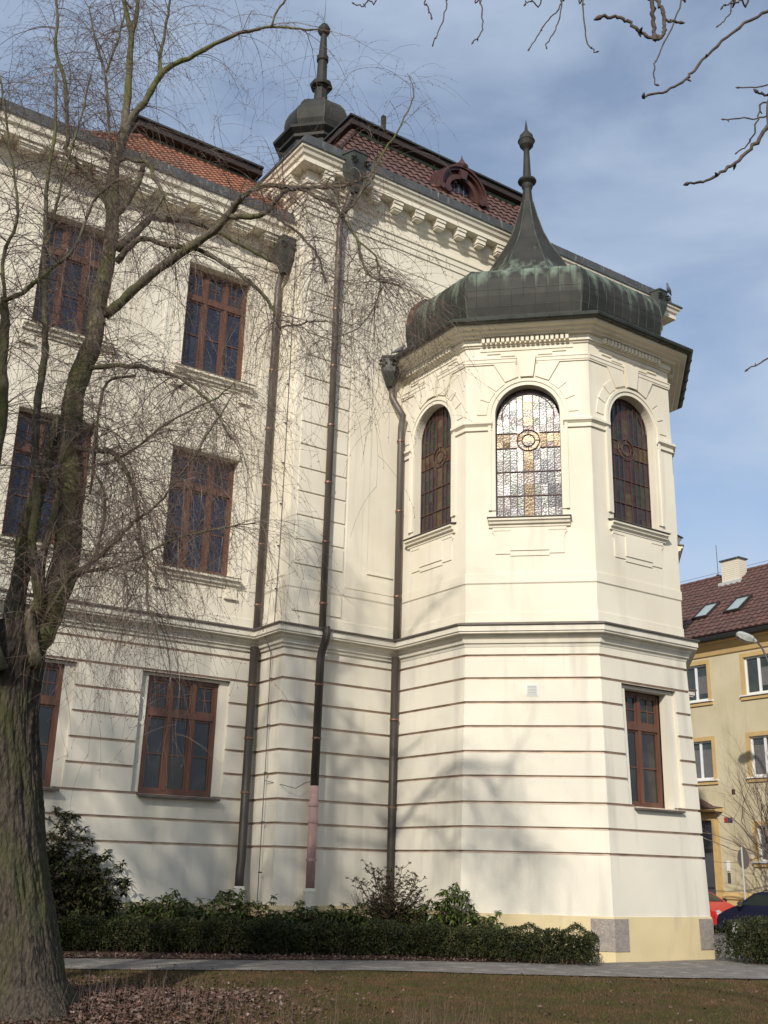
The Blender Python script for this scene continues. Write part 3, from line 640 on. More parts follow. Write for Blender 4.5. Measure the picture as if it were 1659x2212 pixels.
# --- tiled roofs
def tile_slope(mb, P0, P1, Q0, Q1, tw, rh, lip, amp):
    """P0,P1 foot left/right; Q0,Q1 top left/right; wavy tile courses that overlap"""
    P0, P1, Q0, Q1 = map(Vector, (P0,P1,Q0,Q1)); u = (P1-P0).normalized(); up = (Q0-P0)-u*(Q0-P0).dot(u); H = up.length; up.normalize(); n = u.cross(up)
    if n.z < 0: n = -n
    rows = max(1, round(H/rh)); rh = H/rows
    a0 = (Q0-P0).dot(u)/H; W0 = (P1-P0).length; a1 = ((Q1-P1).dot(u))/H
    for j in range(rows):
        h0 = j*rh; h1 = (j+1)*rh+.03
        def span(h): return a0*h, W0+a1*h
        L0, R0 = span(h0); k0 = int(math.floor(min(L0, a0*h1)/tw))-1; k1 = int(math.ceil(max(R0, W0+a1*h1)/tw))+1
        n6 = 6; prev = None
        for q in range(k0*n6, k1*n6+1):
            s = q*tw/n6; ph = (q % n6)/n6*2*pi
            wv = amp*(sin(ph)*.5+.5)
            sa = min(max(s, a0*h0), W0+a1*h0); sb = min(max(s, a0*h1), W0+a1*h1)
            A0 = P0+u*sa+up*h0; B0 = P0+u*sb+up*h1
            cur = (A0+n*(-.01), A0+n*(lip+wv), B0+n*(wv*.8))
            if prev is not None and ((cur[1]-prev[1]).length > 1e-5 or (cur[2]-prev[2]).length > 1e-5):
                mb.quad(prev[1], cur[1], cur[2], prev[2]); mb.quad(prev[0], cur[0], cur[1], prev[1])
            prev = cur
# main block roof: steep lower slope under a projecting dark upper roof
F = [(-2.15,.0,20.0),(5.8,.0,20.0),(-1.15,-0.0,0)]
mb = MB()
tile_slope(mb, (-2.55,-.30,19.85),(4.6,-.30,19.85),(-1.25,1.0,21.76),(4.9,1.0,21.76), .26,.42,.035,.045)
tile_slope(mb, (-2.55,6.5,19.85),(-2.55,-.30,19.85),(-1.25,6.5,21.76),(-1.25,1.0,21.76), .26,.42,.035,.045)
mb.quad((4.58,-.2,19.9),(4.88,1.0,21.76),(4.88,6.5,21.76),(4.58,6.5,19.9))
for a_, b_ in (((-2.55,-.30,19.87),(-1.25,1.0,21.80)),((4.6,-.30,19.87),(4.9,1.0,21.80))):
    va, vb = Vector(a_), Vector(b_)
    for j in range(6):
        mb.tube([va.lerp(vb, j/6), va.lerp(vb, (j+1)/6+.02)], [.12,.09], 8)
roof = mb.build('tiled_roof', M['tile_red'], hall)
mb = MB(); mb.box(-1.34,4.99,.90,6.5,21.70,21.80); mb.build('copper_strip', M['green_strip'], roof)
mb = MB()
mb.prism([(-1.53,.70),(5.04,.70),(5.04,6.8),(-1.53,6.8)], 21.80, 22.0)
mb.build('eave', M['soffit'], roof)
mb = MB(); v = [(-1.60,.63,22.003),(5.11,.63,22.003),(5.11,6.8,22.003),(-1.60,6.8,22.003),(-1.60,.63,22.06),(5.11,.63,22.06),(5.11,6.8,22.06),(-1.60,6.8,22.06),(1,3.2,22.75),(2.6,3.2,22.75)]
mb.add(v, ((0,3,2,1),(0,1,5,4),(1,2,6,5),(2,3,7,6),(3,0,4,7),(4,5,9,8),(5,6,9),(6,7,8,9),(7,4,8)))
mb.build('upper_roof', M['roof_dark'], roof)
mb = MB(); mb.box(1.07,1.2,3.0,3.12,22.3,24.75); mb.box(.9,1.4,2.9,3.3,22.2,24.05); mb.build('vent_pipe', M['copper'], roof)
# wing roof
mb = MB()
tile_slope(mb, (-9.05,.72,18.0),(-3.2,.72,18.0),(-6.62,3.1,20.42),(-3.2,3.1,20.42), .21,.235,.022,.035)
tile_slope(mb, (-9.05,7.5,18.0),(-9.05,.72,18.0),(-6.62,7.5,20.42),(-6.62,3.1,20.42), .21,.235,.022,.035)
mb.tube([(-9.05,.72,18.02),(-6.62,3.1,20.45)], .07, 8)
roofw = mb.build('orange_tiled_roof', M['tile_orange'], hall)
mb = MB(); mb.box(-6.70,-3.2,3.02,8,20.36,20.45); mb.build('copper_strip', M['green_strip'], roofw)
mb = MB(); mb.prism([(-6.98,2.72),(-3.2,2.72),(-3.2,8),(-6.98,8)], 20.46, 20.66); mb.build('eave', M['soffit'], roofw)
mb = MB(); v = [(-7.05,2.65,20.663),(-3.2,2.65,20.663),(-3.2,8,20.663),(-7.05,8,20.663),(-7.05,2.65,20.72),(-3.2,2.65,20.72),(-3.2,8,20.72),(-7.05,8,20.72),(-5.6,5.2,21.2),(-3.2,5.2,21.2)]
mb.add(v, ((0,3,2,1),(0,1,5,4),(1,2,6,5),(2,3,7,6),(3,0,4,7),(4,5,9,8),(6,7,8,9),(7,4,8)))
mb.build('upper_roof', M['roof_dark'], roofw)
mb = MB(); mb.box(-23.9,-3.0,YW+.2,9,17.9,18.05); mb.box(-3.0,10.0,.3,11.5,19.7,19.86); mb.build('flat_roof', M['roof_dark'], hall)
# --- round dormer
mb = MB(); cxd, zd, yf = 1.90, 20.45, 0.0
def ring_arc(mb, r0, r1, y0, y1, zc=zd, t0=-12, t1=192, K=30, c=cxd):
    th = [radians(t0+(t1-t0)*j/K) for j in range(K+1)]
    for a_, b_ in zip(th[:-1], th[1:]):
        p = lambda r,t,y: (c+r*cos(t), y, zc+r*sin(t))
        mb.quad(p(r0,a_,y0),p(r1,a_,y0),p(r1,b_,y0),p(r0,b_,y0)); mb.quad(p(r1,a_,y0),p(r1,a_,y1),p(r1,b_,y1),p(r1,b_,y0)); mb.quad(p(r0,a_,y0),p(r0,b_,y0),p(r0,b_,y1),p(r0,a_,y1))
ring_arc(mb, .46,.60,-.05,.3); ring_arc(mb,.60,.72,.02,.3); ring_arc(mb,.72,.80,-.10,.3); ring_arc(mb,.80,.87,-.16,1.3)
K = 24; th = [radians(-12+204*j/K) for j in range(K+1)]
mb.box(cxd-1.15,cxd-.80,-.02,1.0,19.9,20.40); mb.box(cxd+.80,cxd+1.1,-.02,1.0,19.9,20.40)
for sg in (-1,1):      # swept cheeks
    pts = [(cxd+sg*.84*cos(radians(t)), zd+.84*sin(radians(t))) for t in (60,40,20,0)]+[(cxd+sg*1.2,19.95),(cxd+sg*1.15,20.25),(cxd+sg*.98,20.75),(cxd+sg*.70,21.05)]
    A = [(x,.04,z) for x,z in pts]; B = [(x,1.0,z) for x,z in pts]; n_ = len(pts)
    mb.add(A+B, [tuple(range(n_))]+[(j,(j+1)%n_,(j+1)%n_+n_,j+n_) for j in range(n_)])
    mb.tube([(cxd+sg*.62,-.22,20.30),(cxd+sg*.62,.1,20.30)], .11, 14); mb.tube([(cxd+sg*.80,-.20,20.33),(cxd+sg*.80,.1,20.33)], .09, 14)
mb.add([(cxd-.09,-.14,zd+.44),(cxd+.09,-.14,zd+.44),(cxd+.15,-.14,zd+.74),(cxd-.15,-.14,zd+.74),(cxd-.09,.1,zd+.44),(cxd+.09,.1,zd+.44),(cxd+.15,.1,zd+.74),(cxd-.15,.1,zd+.74)], ((0,1,2,3),(4,7,6,5),(0,4,5,1),(1,5,6,2),(2,6,7,3),(3,7,4,0)))
mb.lathe((cxd,-.03), [(.16,zd+.84),(.20,zd+.92),(.12,zd+1.02),(.08,zd+1.1),(.03,zd+1.2),(.0,zd+1.34)], 10)
mb.add([(cxd-.36,-.1,zd+.80),(cxd+.36,-.1,zd+.80),(cxd+.10,-.06,zd+1.05),(cxd-.10,-.06,zd+1.05),(cxd-.36,.2,zd+.80),(cxd+.36,.2,zd+.80),(cxd+.10,.1,zd+1.05),(cxd-.10,.1,zd+1.05)], ((0,1,2,3),(4,7,6,5),(1,5,6,2),(2,6,7,3),(3,7,4,0)))
dm = mb.build('dormer', M['dormer'], roof)
mb = MB(); n_ = 24; mb.add([(cxd+.47*cos(2*pi*j/n_), .12, zd+.47*sin(2*pi*j/n_)) for j in range(n_)], [tuple(range(n_))]); mb.build('pane', M['glass'], dm)
mb = MB()
for x in (-.18,0,.18): mb.box(cxd+x-.012,cxd+x+.012,.095,.12,zd-.40,zd+.40)
mb.build('glazing_bar', M['flash'], dm)

# --- bay roof
CB = (3.4675, -1.13); ROT = pi/8
BULB = [(3.60,14.40),(3.34,14.62),(3.35,14.75),(3.41,15.0),(3.45,15.25),(3.45,15.5),(3.41,15.75),(3.32,15.95),(3.17,16.12),(3.02,16.20),(2.86,16.23),(2.45,16.32),(1.98,16.56),(1.62,16.92),(1.30,17.34),(1.08,17.72),(.93,18.02),(.76,18.34),(.59,18.68),(.45,19.02),(.36,19.32),(.275,19.64),(.21,19.92),(.16,20.16),(.135,20.42),(.12,20.66)]
mb = MB(); mb.lathe(CB, BULB, 8, ROT, apothem=True)
mb.lathe(CB, [(.125,20.60),(.16,20.70),(.17,20.78),(.26,20.86),(.275,20.90),(.26,20.94),(.14,21.0),(.125,21.05)], 20)
mb.lathe(CB, [(.12,21.02),(.085,21.95),(.10,22.0),(.20,22.13),(.235,22.27),(.245,22.30),(.235,22.33),(.215,22.36),(.20,22.48),(.11,22.60),(.055,22.68),(.0,23.10)], 16)
bayroof = mb.build('bay_roof', M['copper'], hall)
mb = MB()
for k in range(8):         # rolled seams down the hips
    t = ROT+2*pi*k/8; f = 1/cos(pi/8)
    mb.tube([(CB[0]+r*f*cos(t), CB[1]+r*f*sin(t), z) for r, z in BULB[1:-2]], [.022]*(len(BULB)-3), 6)
for k in range(8):         # standing seams and sheet laps on each facet
    tm = 2*pi*(k+.5)/8+ROT; nx, ny = cos(tm), sin(tm); ux, uy = -ny, nx
    for q in (-4,-3,-2,-1,0,1,2,3,4):
        s = q*.29
        pts = [(CB[0]+nx*(r+.004)+ux*s, CB[1]+ny*(r+.004)+uy*s, z+.003) for r, z in BULB[1:14] if abs(s) < r*.40]
        if len(pts) > 2: mb.tube(pts, .007, 4)
    for r, z in ((3.45,15.42),(3.40,14.97),(3.22,16.05)):
        w = r*.414; mb.tube([(CB[0]+nx*(r+.004)-ux*w, CB[1]+ny*(r+.004)-uy*w, z), (CB[0]+nx*(r+.004)+ux*w, CB[1]+ny*(r+.004)+uy*w, z)], .006, 4)
mb.tube([(CB[0]+.245*cos(2*pi*j/20), CB[1]+.245*sin(2*pi*j/20), 22.30) for j in range(21)], .014, 5)
mb.build('seam', M['seam'], bayroof)
mb = MB()
ES = [(r, z+.16*max(0,(z-15.3)/.9)) for r, z in BULB[1:12]]
for (r0,z0),(r1,z1) in zip(ES[:-1], ES[1:]):
    mb.quad((CB[0]-r0*.99-.03,-.30,z0+.01),(CB[0]-r0*.99-.03,-.01,z0+.01),(CB[0]-r1*.99-.03,-.01,z1+.01),(CB[0]-r1*.99-.03,-.30,z1+.01))
    mb.quad((CB[0]-r0*.99-.03,-.30,z0+.01),(CB[0]-r1*.99-.03,-.30,z1+.01),(CB[0]-r1*.99+.30,-.30,z1-.05),(CB[0]-r0*.99+.30,-.30,z0-.05))
mb.build('end_sheet', M['rust_sheet'], bayroof)
# --- onion turret
CT = (-0.98, 3.5)
mb = MB()
mb.lathe(CT, [(1.02,19.5),(1.02,22.10),(1.10,22.20),(1.06,22.3),(1.0,22.34),(1.02,22.44),(1.12,22.50),(1.12,22.60),(1.28,22.72),(1.30,22.80),(1.0,22.90),(.86,22.94),(.90,23.05),(.98,23.25),(1.0,23.42),(.97,23.65),(.88,23.88),(.74,24.10),(.56,24.27),(.34,24.42),(.24,24.48),(.20,24.6),(.19,25.02)], 8, ROT, apothem=True)
mb.lathe(CT, [(.19,25.02),(.32,25.10),(.34,25.18),(.32,25.24),(.16,25.32)], 8, ROT, apothem=True)
mb.lathe(CT, [(.17,25.28),(.15,26.10),(.19,26.14),(.19,26.30),(.14,26.34),(.10,27.1),(.09,27.16),(.16,27.22),(.20,27.32),(.20,27.42),(.14,27.52),(.10,27.58),(.0,27.64)], 16)
tur = mb.build('onion_turret', M['copper'], hall)
mb = MB(); mb.tube([(CT[0],CT[1],27.6),(CT[0],CT[1],29.3)], .012, 5); mb.build('lightning_rod', M['lead'], tur)
mb = MB()
for k in range(8):
    t = ROT+2*pi*k/8; f = 1/cos(pi/8)
    mb.tube([(CT[0]+r*f*cos(t), CT[1]+r*f*sin(t), z) for r, z in ((.86,22.94),(.98,23.25),(1.0,23.42),(.97,23.65),(.88,23.88),(.74,24.10),(.56,24.27),(.34,24.42))], .018, 5)
mb.build('seam', M['seam'], tur)

# --- downpipes with hoppers
def hopper(mb, c, w, d, h, ang):
    """flared rain head, top at c, facing direction ang"""
    ux, uy = cos(ang+pi/2), sin(ang+pi/2); nx, ny = cos(ang), sin(ang)
    lv = [(1.0,0),(1.04,-.05),(.94,-.07),(.90,-.42*h),(.86,-.55*h),(.5,-.85*h),(.30,-h)]
    rows = []
    for f, dz in lv:
        rows.append([(c[0]+ux*sx*w/2*f+nx*sy*d/2*f, c[1]+uy*sx*w/2*f+ny*sy*d/2*f, c[2]+dz) for sx, sy in ((-1,-.6),(-.6,1),(.6,1),(1,-.6))])
    for r0, r1 in zip(rows[:-1], rows[1:]):
        for i in range(4): mb.quad(r0[i], r0[(i+1)%4], r1[(i+1)%4], r1[i])
    mb.quad(*rows[0])
    for sx in (-.45,.45):
        for q in range(5):
            t = 2*pi*q/5; p = (c[0]+ux*(sx*w*.6+.075*cos(t))+nx*d*.50, c[1]+uy*(sx*w*.6+.075*cos(t))+ny*d*.50, c[2]-.27*h+.075*sin(t))
            mb.lathe(p[:2], [(0,p[2]-.05),(.05,p[2]),(0,p[2]+.05)], 6)
def downpipe(path, r, m, label, collars, hop=None, name='downpipe'):
    mb = MB(); mb.tube(path, r, 12); o = mb.build(name, m, hall, smooth=True); 
    if label: o['label'] = label
    for x, y, z in collars:
        mb = MB(); mb.lathe((x,y), [(r,z-.022),(r+.014,z-.020),(r+.014,z+.020),(r,z+.022)], 12); mb.box(x-.012,x+.012,y+r*.8,y+.16,z-.012,z+.012)
        mb.build('collar', M['collar'], o)
    if hop:
        mb = MB(); hopper(mb, *hop); mb.build('hopper', M['copper_dark'], o)
    return o
pz = [15.2,13.6,12.0,10.5,9.0,7.5]
downpipe([(-3.36,.62,17.25),(-3.36,.75,16.6),(-3.36,1.0,16.1),(-3.36,1.03,15.8),(-3.36,1.03,6.9)], .085, M['pipe'], None, [(-3.36,1.03,z) for z in pz], ((-3.38,.72,17.26),.62,.45,1.0,-pi/2))
downpipe([(-3.38,1.03,6.50),(-3.38,1.03,1.75),(-3.42,.98,1.5),(-3.42,.98,.9)], .10, M['pipe_dark'], None, [(-3.38,1.03,z) for z in (5.6,4.4,3.2)])
downpipe([(-2.16,-.55,18.7),(-2.18,-.45,18.35),(-2.26,-.2,17.9),(-2.27,-.14,17.6),(-2.27,-.14,6.9)], .085, M['pipe'], None, [(-2.27,-.14,z) for z in (16.8,15.2,13.6,12.0,10.5,9.0,7.5)], ((-2.14,-.62,19.62),.74,.48,1.15,-pi/2))
downpipe([(-2.29,-.36,6.90),(-2.29,-.38,6.75),(-2.30,-.36,6.58),(-2.30,-.22,6.36),(-2.30,-.17,6.15),(-2.30,-.15,3.35)], .095, M['pipe_dark'], None, [(-2.30,-.16,z) for z in (5.6,4.4)])
p = downpipe([(-2.30,-.15,3.36),(-2.30,-.15,1.15)], .10, M['pink'], 'faded pink lower length of downpipe', [])
for z in (2.95,2.6,1.8):
    mb = MB(); mb.lathe((-2.30,-.15), [(.10,z-.03),(.118,z-.028),(.118,z+.028),(.10,z+.03)], 12); mb.build('collar', M['pink'], p)
for x, y in ((-2.30,-.15),(-3.42,.98)):
    mb = MB(); mb.lathe((x,y), [(.11,1.22),(.14,1.16),(.13,1.10),(.13,.85),(.15,.83),(.15,.3)], 12); mb.build('pipe_socket', M['stucco'], hall)
downpipe([(-.42,-.05,13.62),(-.40,-.05,13.30),(-.33,-.16,13.05),(-.22,-.30,12.75),(-.17,-.16,12.5),(-.17,-.15,12.3),(-.17,-.15,6.9)], .085, M['pipe'], None, [(-.17,-.15,z) for z in (12.1,10.2,8.0)], ((-.50,-.06,14.36),.62,.55,.80,-pi*.72))
downpipe([(-.20,-.17,6.50),(-.24,-.22,1.7),(-.24,-.22,.3)], .095, M['pipe_dark'], None, [(-.22,-.2,z) for z in (5.0,3.0)])
mb = MB(); hopper(mb, (9.47,-.66,19.52), .62,.5,.95,-pi/2); mb.tube([(9.47,-.55,18.7),(9.47,-.15,17.6),(9.47,-.15,14.0)], .085, 10); mb.build('downpipe', M['copper_dark'], hall)
# lightning conductor and cable
mb = MB(); mb.tube([(-3.21,.42,16.5),(-3.21,.40,9.0),(-3.22,.44,6.95),(-3.55,.43,6.87),(-3.25,.46,6.3),(-3.20,.5,4.0),(-3.20,.52,.9)], .010, 5)
for z in np.arange(1.5,16,1.05): mb.box(-3.25,-3.17,.44,.47,float(z),float(z)+.03)
mb.tube([(-3.20,.5,3.45),(-3.0,-.06,3.33),(-2.75,-.1,3.28),(-2.5,-.1,3.42),(-2.33,-.18,3.46)], .008, 5); mb.build('conductor_cable', M['lead'], hall)
# vent grille
mb = MB(); i = 1; o = kb*1.55
face_box(mb, BAY, i, 1.33, 1.59, 5.31, 5.57, o-.02, o+.018); vg = mb.build('vent_grille', M['vent'], hall)
mb = MB()
for k in range(6): face_box(mb, BAY, i, 1.36, 1.56, 5.345+k*.034, 5.362+k*.034, o+.018, o+.026)
mb.build('slat', M['steel'], vg)
# ledge of the far side wall
mb = MB(); sweep(mb, [(10.117,-.02),(10.117,1.6)], [(.0,10.9),(.10,10.95),(.16,11.2),(.40,11.35),(.42,11.5),(.50,11.55),(.50,11.62),(0,11.7)]); mb.build('ledge', M['stucco'], hall)
mb = MB(); sweep(mb, [(10.117,-.05),(10.117,1.63)], [(.50,11.61),(.56,11.62),(.56,11.66),(0,11.75)]); mb.build('flashing', M['flash'], hall)
# closing walls behind
mb = MB(); mb.box(-23.9,-3.2,YW+.45,YW+.5,0,17.0); mb.quad((-24,YW,0),(-24,9,0),(-24,9,18),(-24,YW,18)); mb.quad((-24,9,0),(-3.18,9,0),(-3.18,9,18),(-24,9,18)); mb.quad((-3.18,12,0),(10.117,12,0),(10.117,12,19.7),(-3.18,12,19.7)); mb.quad((-3.18,8.5,0),(-3.18,12,0),(-3.18,12,19.7),(-3.18,8.5,19.7))
mb.build('back_wall', M['stucco'], hall)
# ================================================================== pigeons on the gutters
def pigeon(loc, ang, label, lean):
    mb = MB(); c = cos(ang); s = sin(ang)
    def pt(x,y,z): return (loc[0]+x*c-y*s, loc[1]+x*s+y*c, loc[2]+z)
    prof = [(-.19,.05,.012),(-.13,.07,.028),(-.07,.10,.05),(0,.13,.068),(.06,.165,.062),(.095,.21,.042),(.11,.245,.032),(.125,.275,.034),(.145,.285,.024),(.16,.28,.008),(.178,.272,.003)]
    mb.tube([pt(x, 0, z*lean+(.0)) for x,z,r in prof], [r for x,z,r in prof], 10)
    for y in (-.02,.02): mb.tube([pt(.0,y,.09),(pt(.005,y,.0))], .006, 5)
    o = mb.build('pigeon', M['pigeon'], None, smooth=True); tag(o, label, 'bird', 'pigeons on the gutters'); return o
pigeon((10.37,-.37,19.88), radians(200), 'pigeon perched upright on the zinc parapet at the far right roof corner', 1.25)
pigeon((-.62,-.62,14.27), radians(-45), 'pigeon crouching on the dark gutter beside the lowest rain hopper', .8)

# ================================================================== ground
def grid_ground(name, x0, x1, y0, y1, nx, ny, fn, m, kind='structure'):
    V = []; 
    for j in range(ny+1):
        for i in range(nx+1):
            x = x0+(x1-x0)*i/nx; y = y0+(y1-y0)*j/ny; wx, wy = gxy(x, y); V.append((wx, wy, fn(x, y)))
    F = [(j*(nx+1)+i, j*(nx+1)+i+1, (j+1)*(nx+1)+i+1, (j+1)*(nx+1)+i) for j in range(ny) for i in range(nx)]
    o = np_mesh(name, V, F, m, smooth=True); tag(o, kind=kind); return o
def hum(x, y): return .03*sin(x*1.3+.5*y)+.025*sin(y*1.7-x*.6)+.012*sin(3.1*x+2.3*y)
def lawn_h(x, y):
    h = hum(x,y)-.03
    if y > 17.0:
        f = min(1, (y-17.0)/1.6); h = h*(1-f)+.006*f
    m = math.exp(-((x+3.2)**2/9+(y-14.2)**2/4))*.10
    return h+m-.02
far = MB(); far.quad((-600,-600,-.20),(600,-600,-.20),(600,600,-.20),(-600,600,-.20)); g = far.build('ground', M['lawn']); tag(g, kind='structure')
lawn = grid_ground('lawn', -16, 16, -6, 20.6, 110, 100, lawn_h, M['lawn'])
def strip(name, near, farp, z, m, n=240, jag=.0):
    V = []; F = []
    def ip(P, t):
        x = P[0][0]+(P[-1][0]-P[0][0])*t
        for (a,b),(c,d) in zip(P[:-1],P[1:]):
            if a <= x <= c: return x, b+(d-b)*(x-a)/(c-a)
        return P[-1]
    for i in range(n+1):
        t = i/n; a = ip(near,t); b = ip(farp,t); V += [(*gxy(a[0], a[1]+RNG.normal(0,jag)+.05*jag*30*sin(a[0]*2.1)), z), (*gxy(*b), z)]
    F = [(2*i,2*i+2,2*i+3,2*i+1) for i in range(n)]
    o = np_mesh(name, V, F, m); tag(o, kind='structure'); return o
NEAR = [(-14,18.3),(-5,18.75),(-2.1,19.35),(0,20.0),(3.6,19.95),(6.8,20.3),(16,21.0)]
FAR = [(-14,20.4),(-5.5,20.8),(-2,21.5),(.5,22.3),(3.6,22.6),(5.5,23.6),(7.2,24.9),(16,25.2)]
strip('path', NEAR, FAR, .004, M['path'], jag=.018)
strip('flower_bed', FAR[:5]+[(4.2,22.75)], [(-14,34),(-5,34),(4.2,34)], .015, M['soil'])
strip('yard', [(4.2,22.75),(5.5,23.6),(7.2,24.9),(24,25.4)], [(4.2,34),(24,40)], -.006, M['path'])
mb = MB(); mb.quad((12.6,-30,-.10),(19.2,-30,-.10),(19.2,40,-.10),(12.6,40,-.10)); o = mb.build('road', M['asphalt']); tag(o, kind='structure')
mb = MB(); mb.box(18.0,20.0,-30,40,-.3,.06); mb.box(12.45,12.6,-30,40,-.3,.0); o = mb.build('pavement', M['path']); tag(o, kind='structure')
# path edge stones
V = []; F = []
# ---- grass
def scatter_area(n, x0, x1, y0, y1): return RNG.uniform(x0, x1, n), RNG.uniform(y0, y1, n)
n = 130000
gx, gy = scatter_area(n, -9, 9, 12.2, 20.0)
lim = np.interp(gx, [p[0] for p in NEAR], [p[1] for p in NEAR])
keep = (gy < lim+RNG.normal(0,.04,n)) & ~((gx < -1.6+ .9*np.sin(gy*1.3)) & (gy < 16.5) & (RNG.random(n) < .8))
gx, gy = gx[keep], gy[keep]; n = len(gx)
wx = P0w[0]+gx*cos(TH)+gy*sin(TH); wy = P0w[1]-gx*sin(TH)+gy*cos(TH)
hz = np.array([lawn_h(a,b) for a,b in zip(gx, gy)])
h = RNG.uniform(.015,.045,n); lean = RNG.normal(0,.5,(n,2))*h[:,None]; ang = RNG.uniform(0,pi,n); w = .004
V = np.zeros((n,3,3)); V[:,0] = np.stack([wx-w*np.cos(ang), wy-w*np.sin(ang), hz],1); V[:,1] = np.stack([wx+w*np.cos(ang), wy+w*np.sin(ang), hz],1); V[:,2] = np.stack([wx+lean[:,0], wy+lean[:,1], hz+h],1)
o = np_mesh('grass', V.reshape(-1,3), np.arange(n*3).reshape(n,3), M['grass']); tag(o, 'short brown and green winter grass of the lawn', 'grass', kind='stuff')
# ---- leaf litter in the left corner and a little elsewhere
n = 14000
gx = np.concatenate([RNG.normal(-3.3,1.0,n), RNG.uniform(-7,7,500), RNG.uniform(-7,4,2600)]); gy = np.concatenate([RNG.normal(14.4,1.35,n), RNG.uniform(12.5,20,500), RNG.uniform(0,1,2600)])
fb = np.interp(gx[-2600:], [p[0] for p in FAR], [p[1] for p in FAR]); gy[-2600:] = fb+RNG.uniform(-.08,.7,2600)
keep = (gy > 12.2) & (gy < 24); gx, gy = gx[keep], gy[keep]; n = len(gx)
hz = np.array([lawn_h(a,b) if b < 20 else .012 for a,b in zip(gx, gy)])+RNG.uniform(0,.05,n)
pos = np.stack([P0w[0]+gx*cos(TH)+gy*sin(TH), P0w[1]-gx*sin(TH)+gy*cos(TH), hz],1)
dr = np.stack([RNG.normal(0,1,n), RNG.normal(0,1,n), RNG.normal(0,.45,n)],1)
V, F = leaves(pos, dr, RNG.uniform(.03,.08,n), RNG.uniform(.02,.045,n), .3)
o = np_mesh('leaf_litter', V, F, M['litter']); tag(o, 'dry reddish brown fallen leaves at the foot of the tree', 'leaves', kind='stuff')
# ---- dry stalks
def multi_tubes(paths, n=3):
    """paths: list of (pts Nx3, radii N)"""
    VV = []; FF = []; base = 0
    for pts, rad in paths:
        pts = np.asarray(pts, float); k = len(pts); t = np.gradient(pts, axis=0); t /= np.maximum(np.linalg.norm(t,axis=1,keepdims=True),1e-9)
        ref = np.array([.31,.52,.79]); a = np.cross(t, ref); a /= np.maximum(np.linalg.norm(a,axis=1,keepdims=True),1e-9); b = np.cross(t, a)
        rad = np.asarray(rad).reshape(-1,1)
        ring = np.stack([pts+(a*cos(2*pi*j/n)+b*sin(2*pi*j/n))*rad for j in range(n)],1).reshape(-1,3)
        idx = np.arange(k-1)[:,None]*n+np.arange(n)[None,:]; nxt = np.arange(k-1)[:,None]*n+(np.arange(n)[None,:]+1)%n
        VV.append(ring); FF.append(np.stack([idx, nxt, nxt+n, idx+n],2).reshape(-1,4)+base); base += len(ring)
    return np.concatenate(VV), np.concatenate(FF)
paths = []
for _ in range(420):
    if random.random() < .8: x, y = random.gauss(-2.6,1.2), random.gauss(13.8,.8)
    else: x, y = random.gauss(.7,.3), random.gauss(12.7,.15)
    if y < 12.2: continue
    L = random.uniform(.10,.40)*(1 if y < 15 else .6); a = random.uniform(0,2*pi); l = random.uniform(.05,.5)
    wx, wy = gxy(x,y); z = lawn_h(x,y)
    paths.append(([(wx,wy,z),(wx+.4*L*l*cos(a),wy+.4*L*l*sin(a),z+.55*L),(wx+L*l*cos(a),wy+L*l*sin(a),z+L)],[.0035,.0028,.0015]))
V, F = multi_tubes(paths); o = np_mesh('dry_stalks', V, F, M['stalk']); tag(o, 'dry brown stalks standing in the leaf litter at the lawn edge', 'dry plants', kind='stuff')

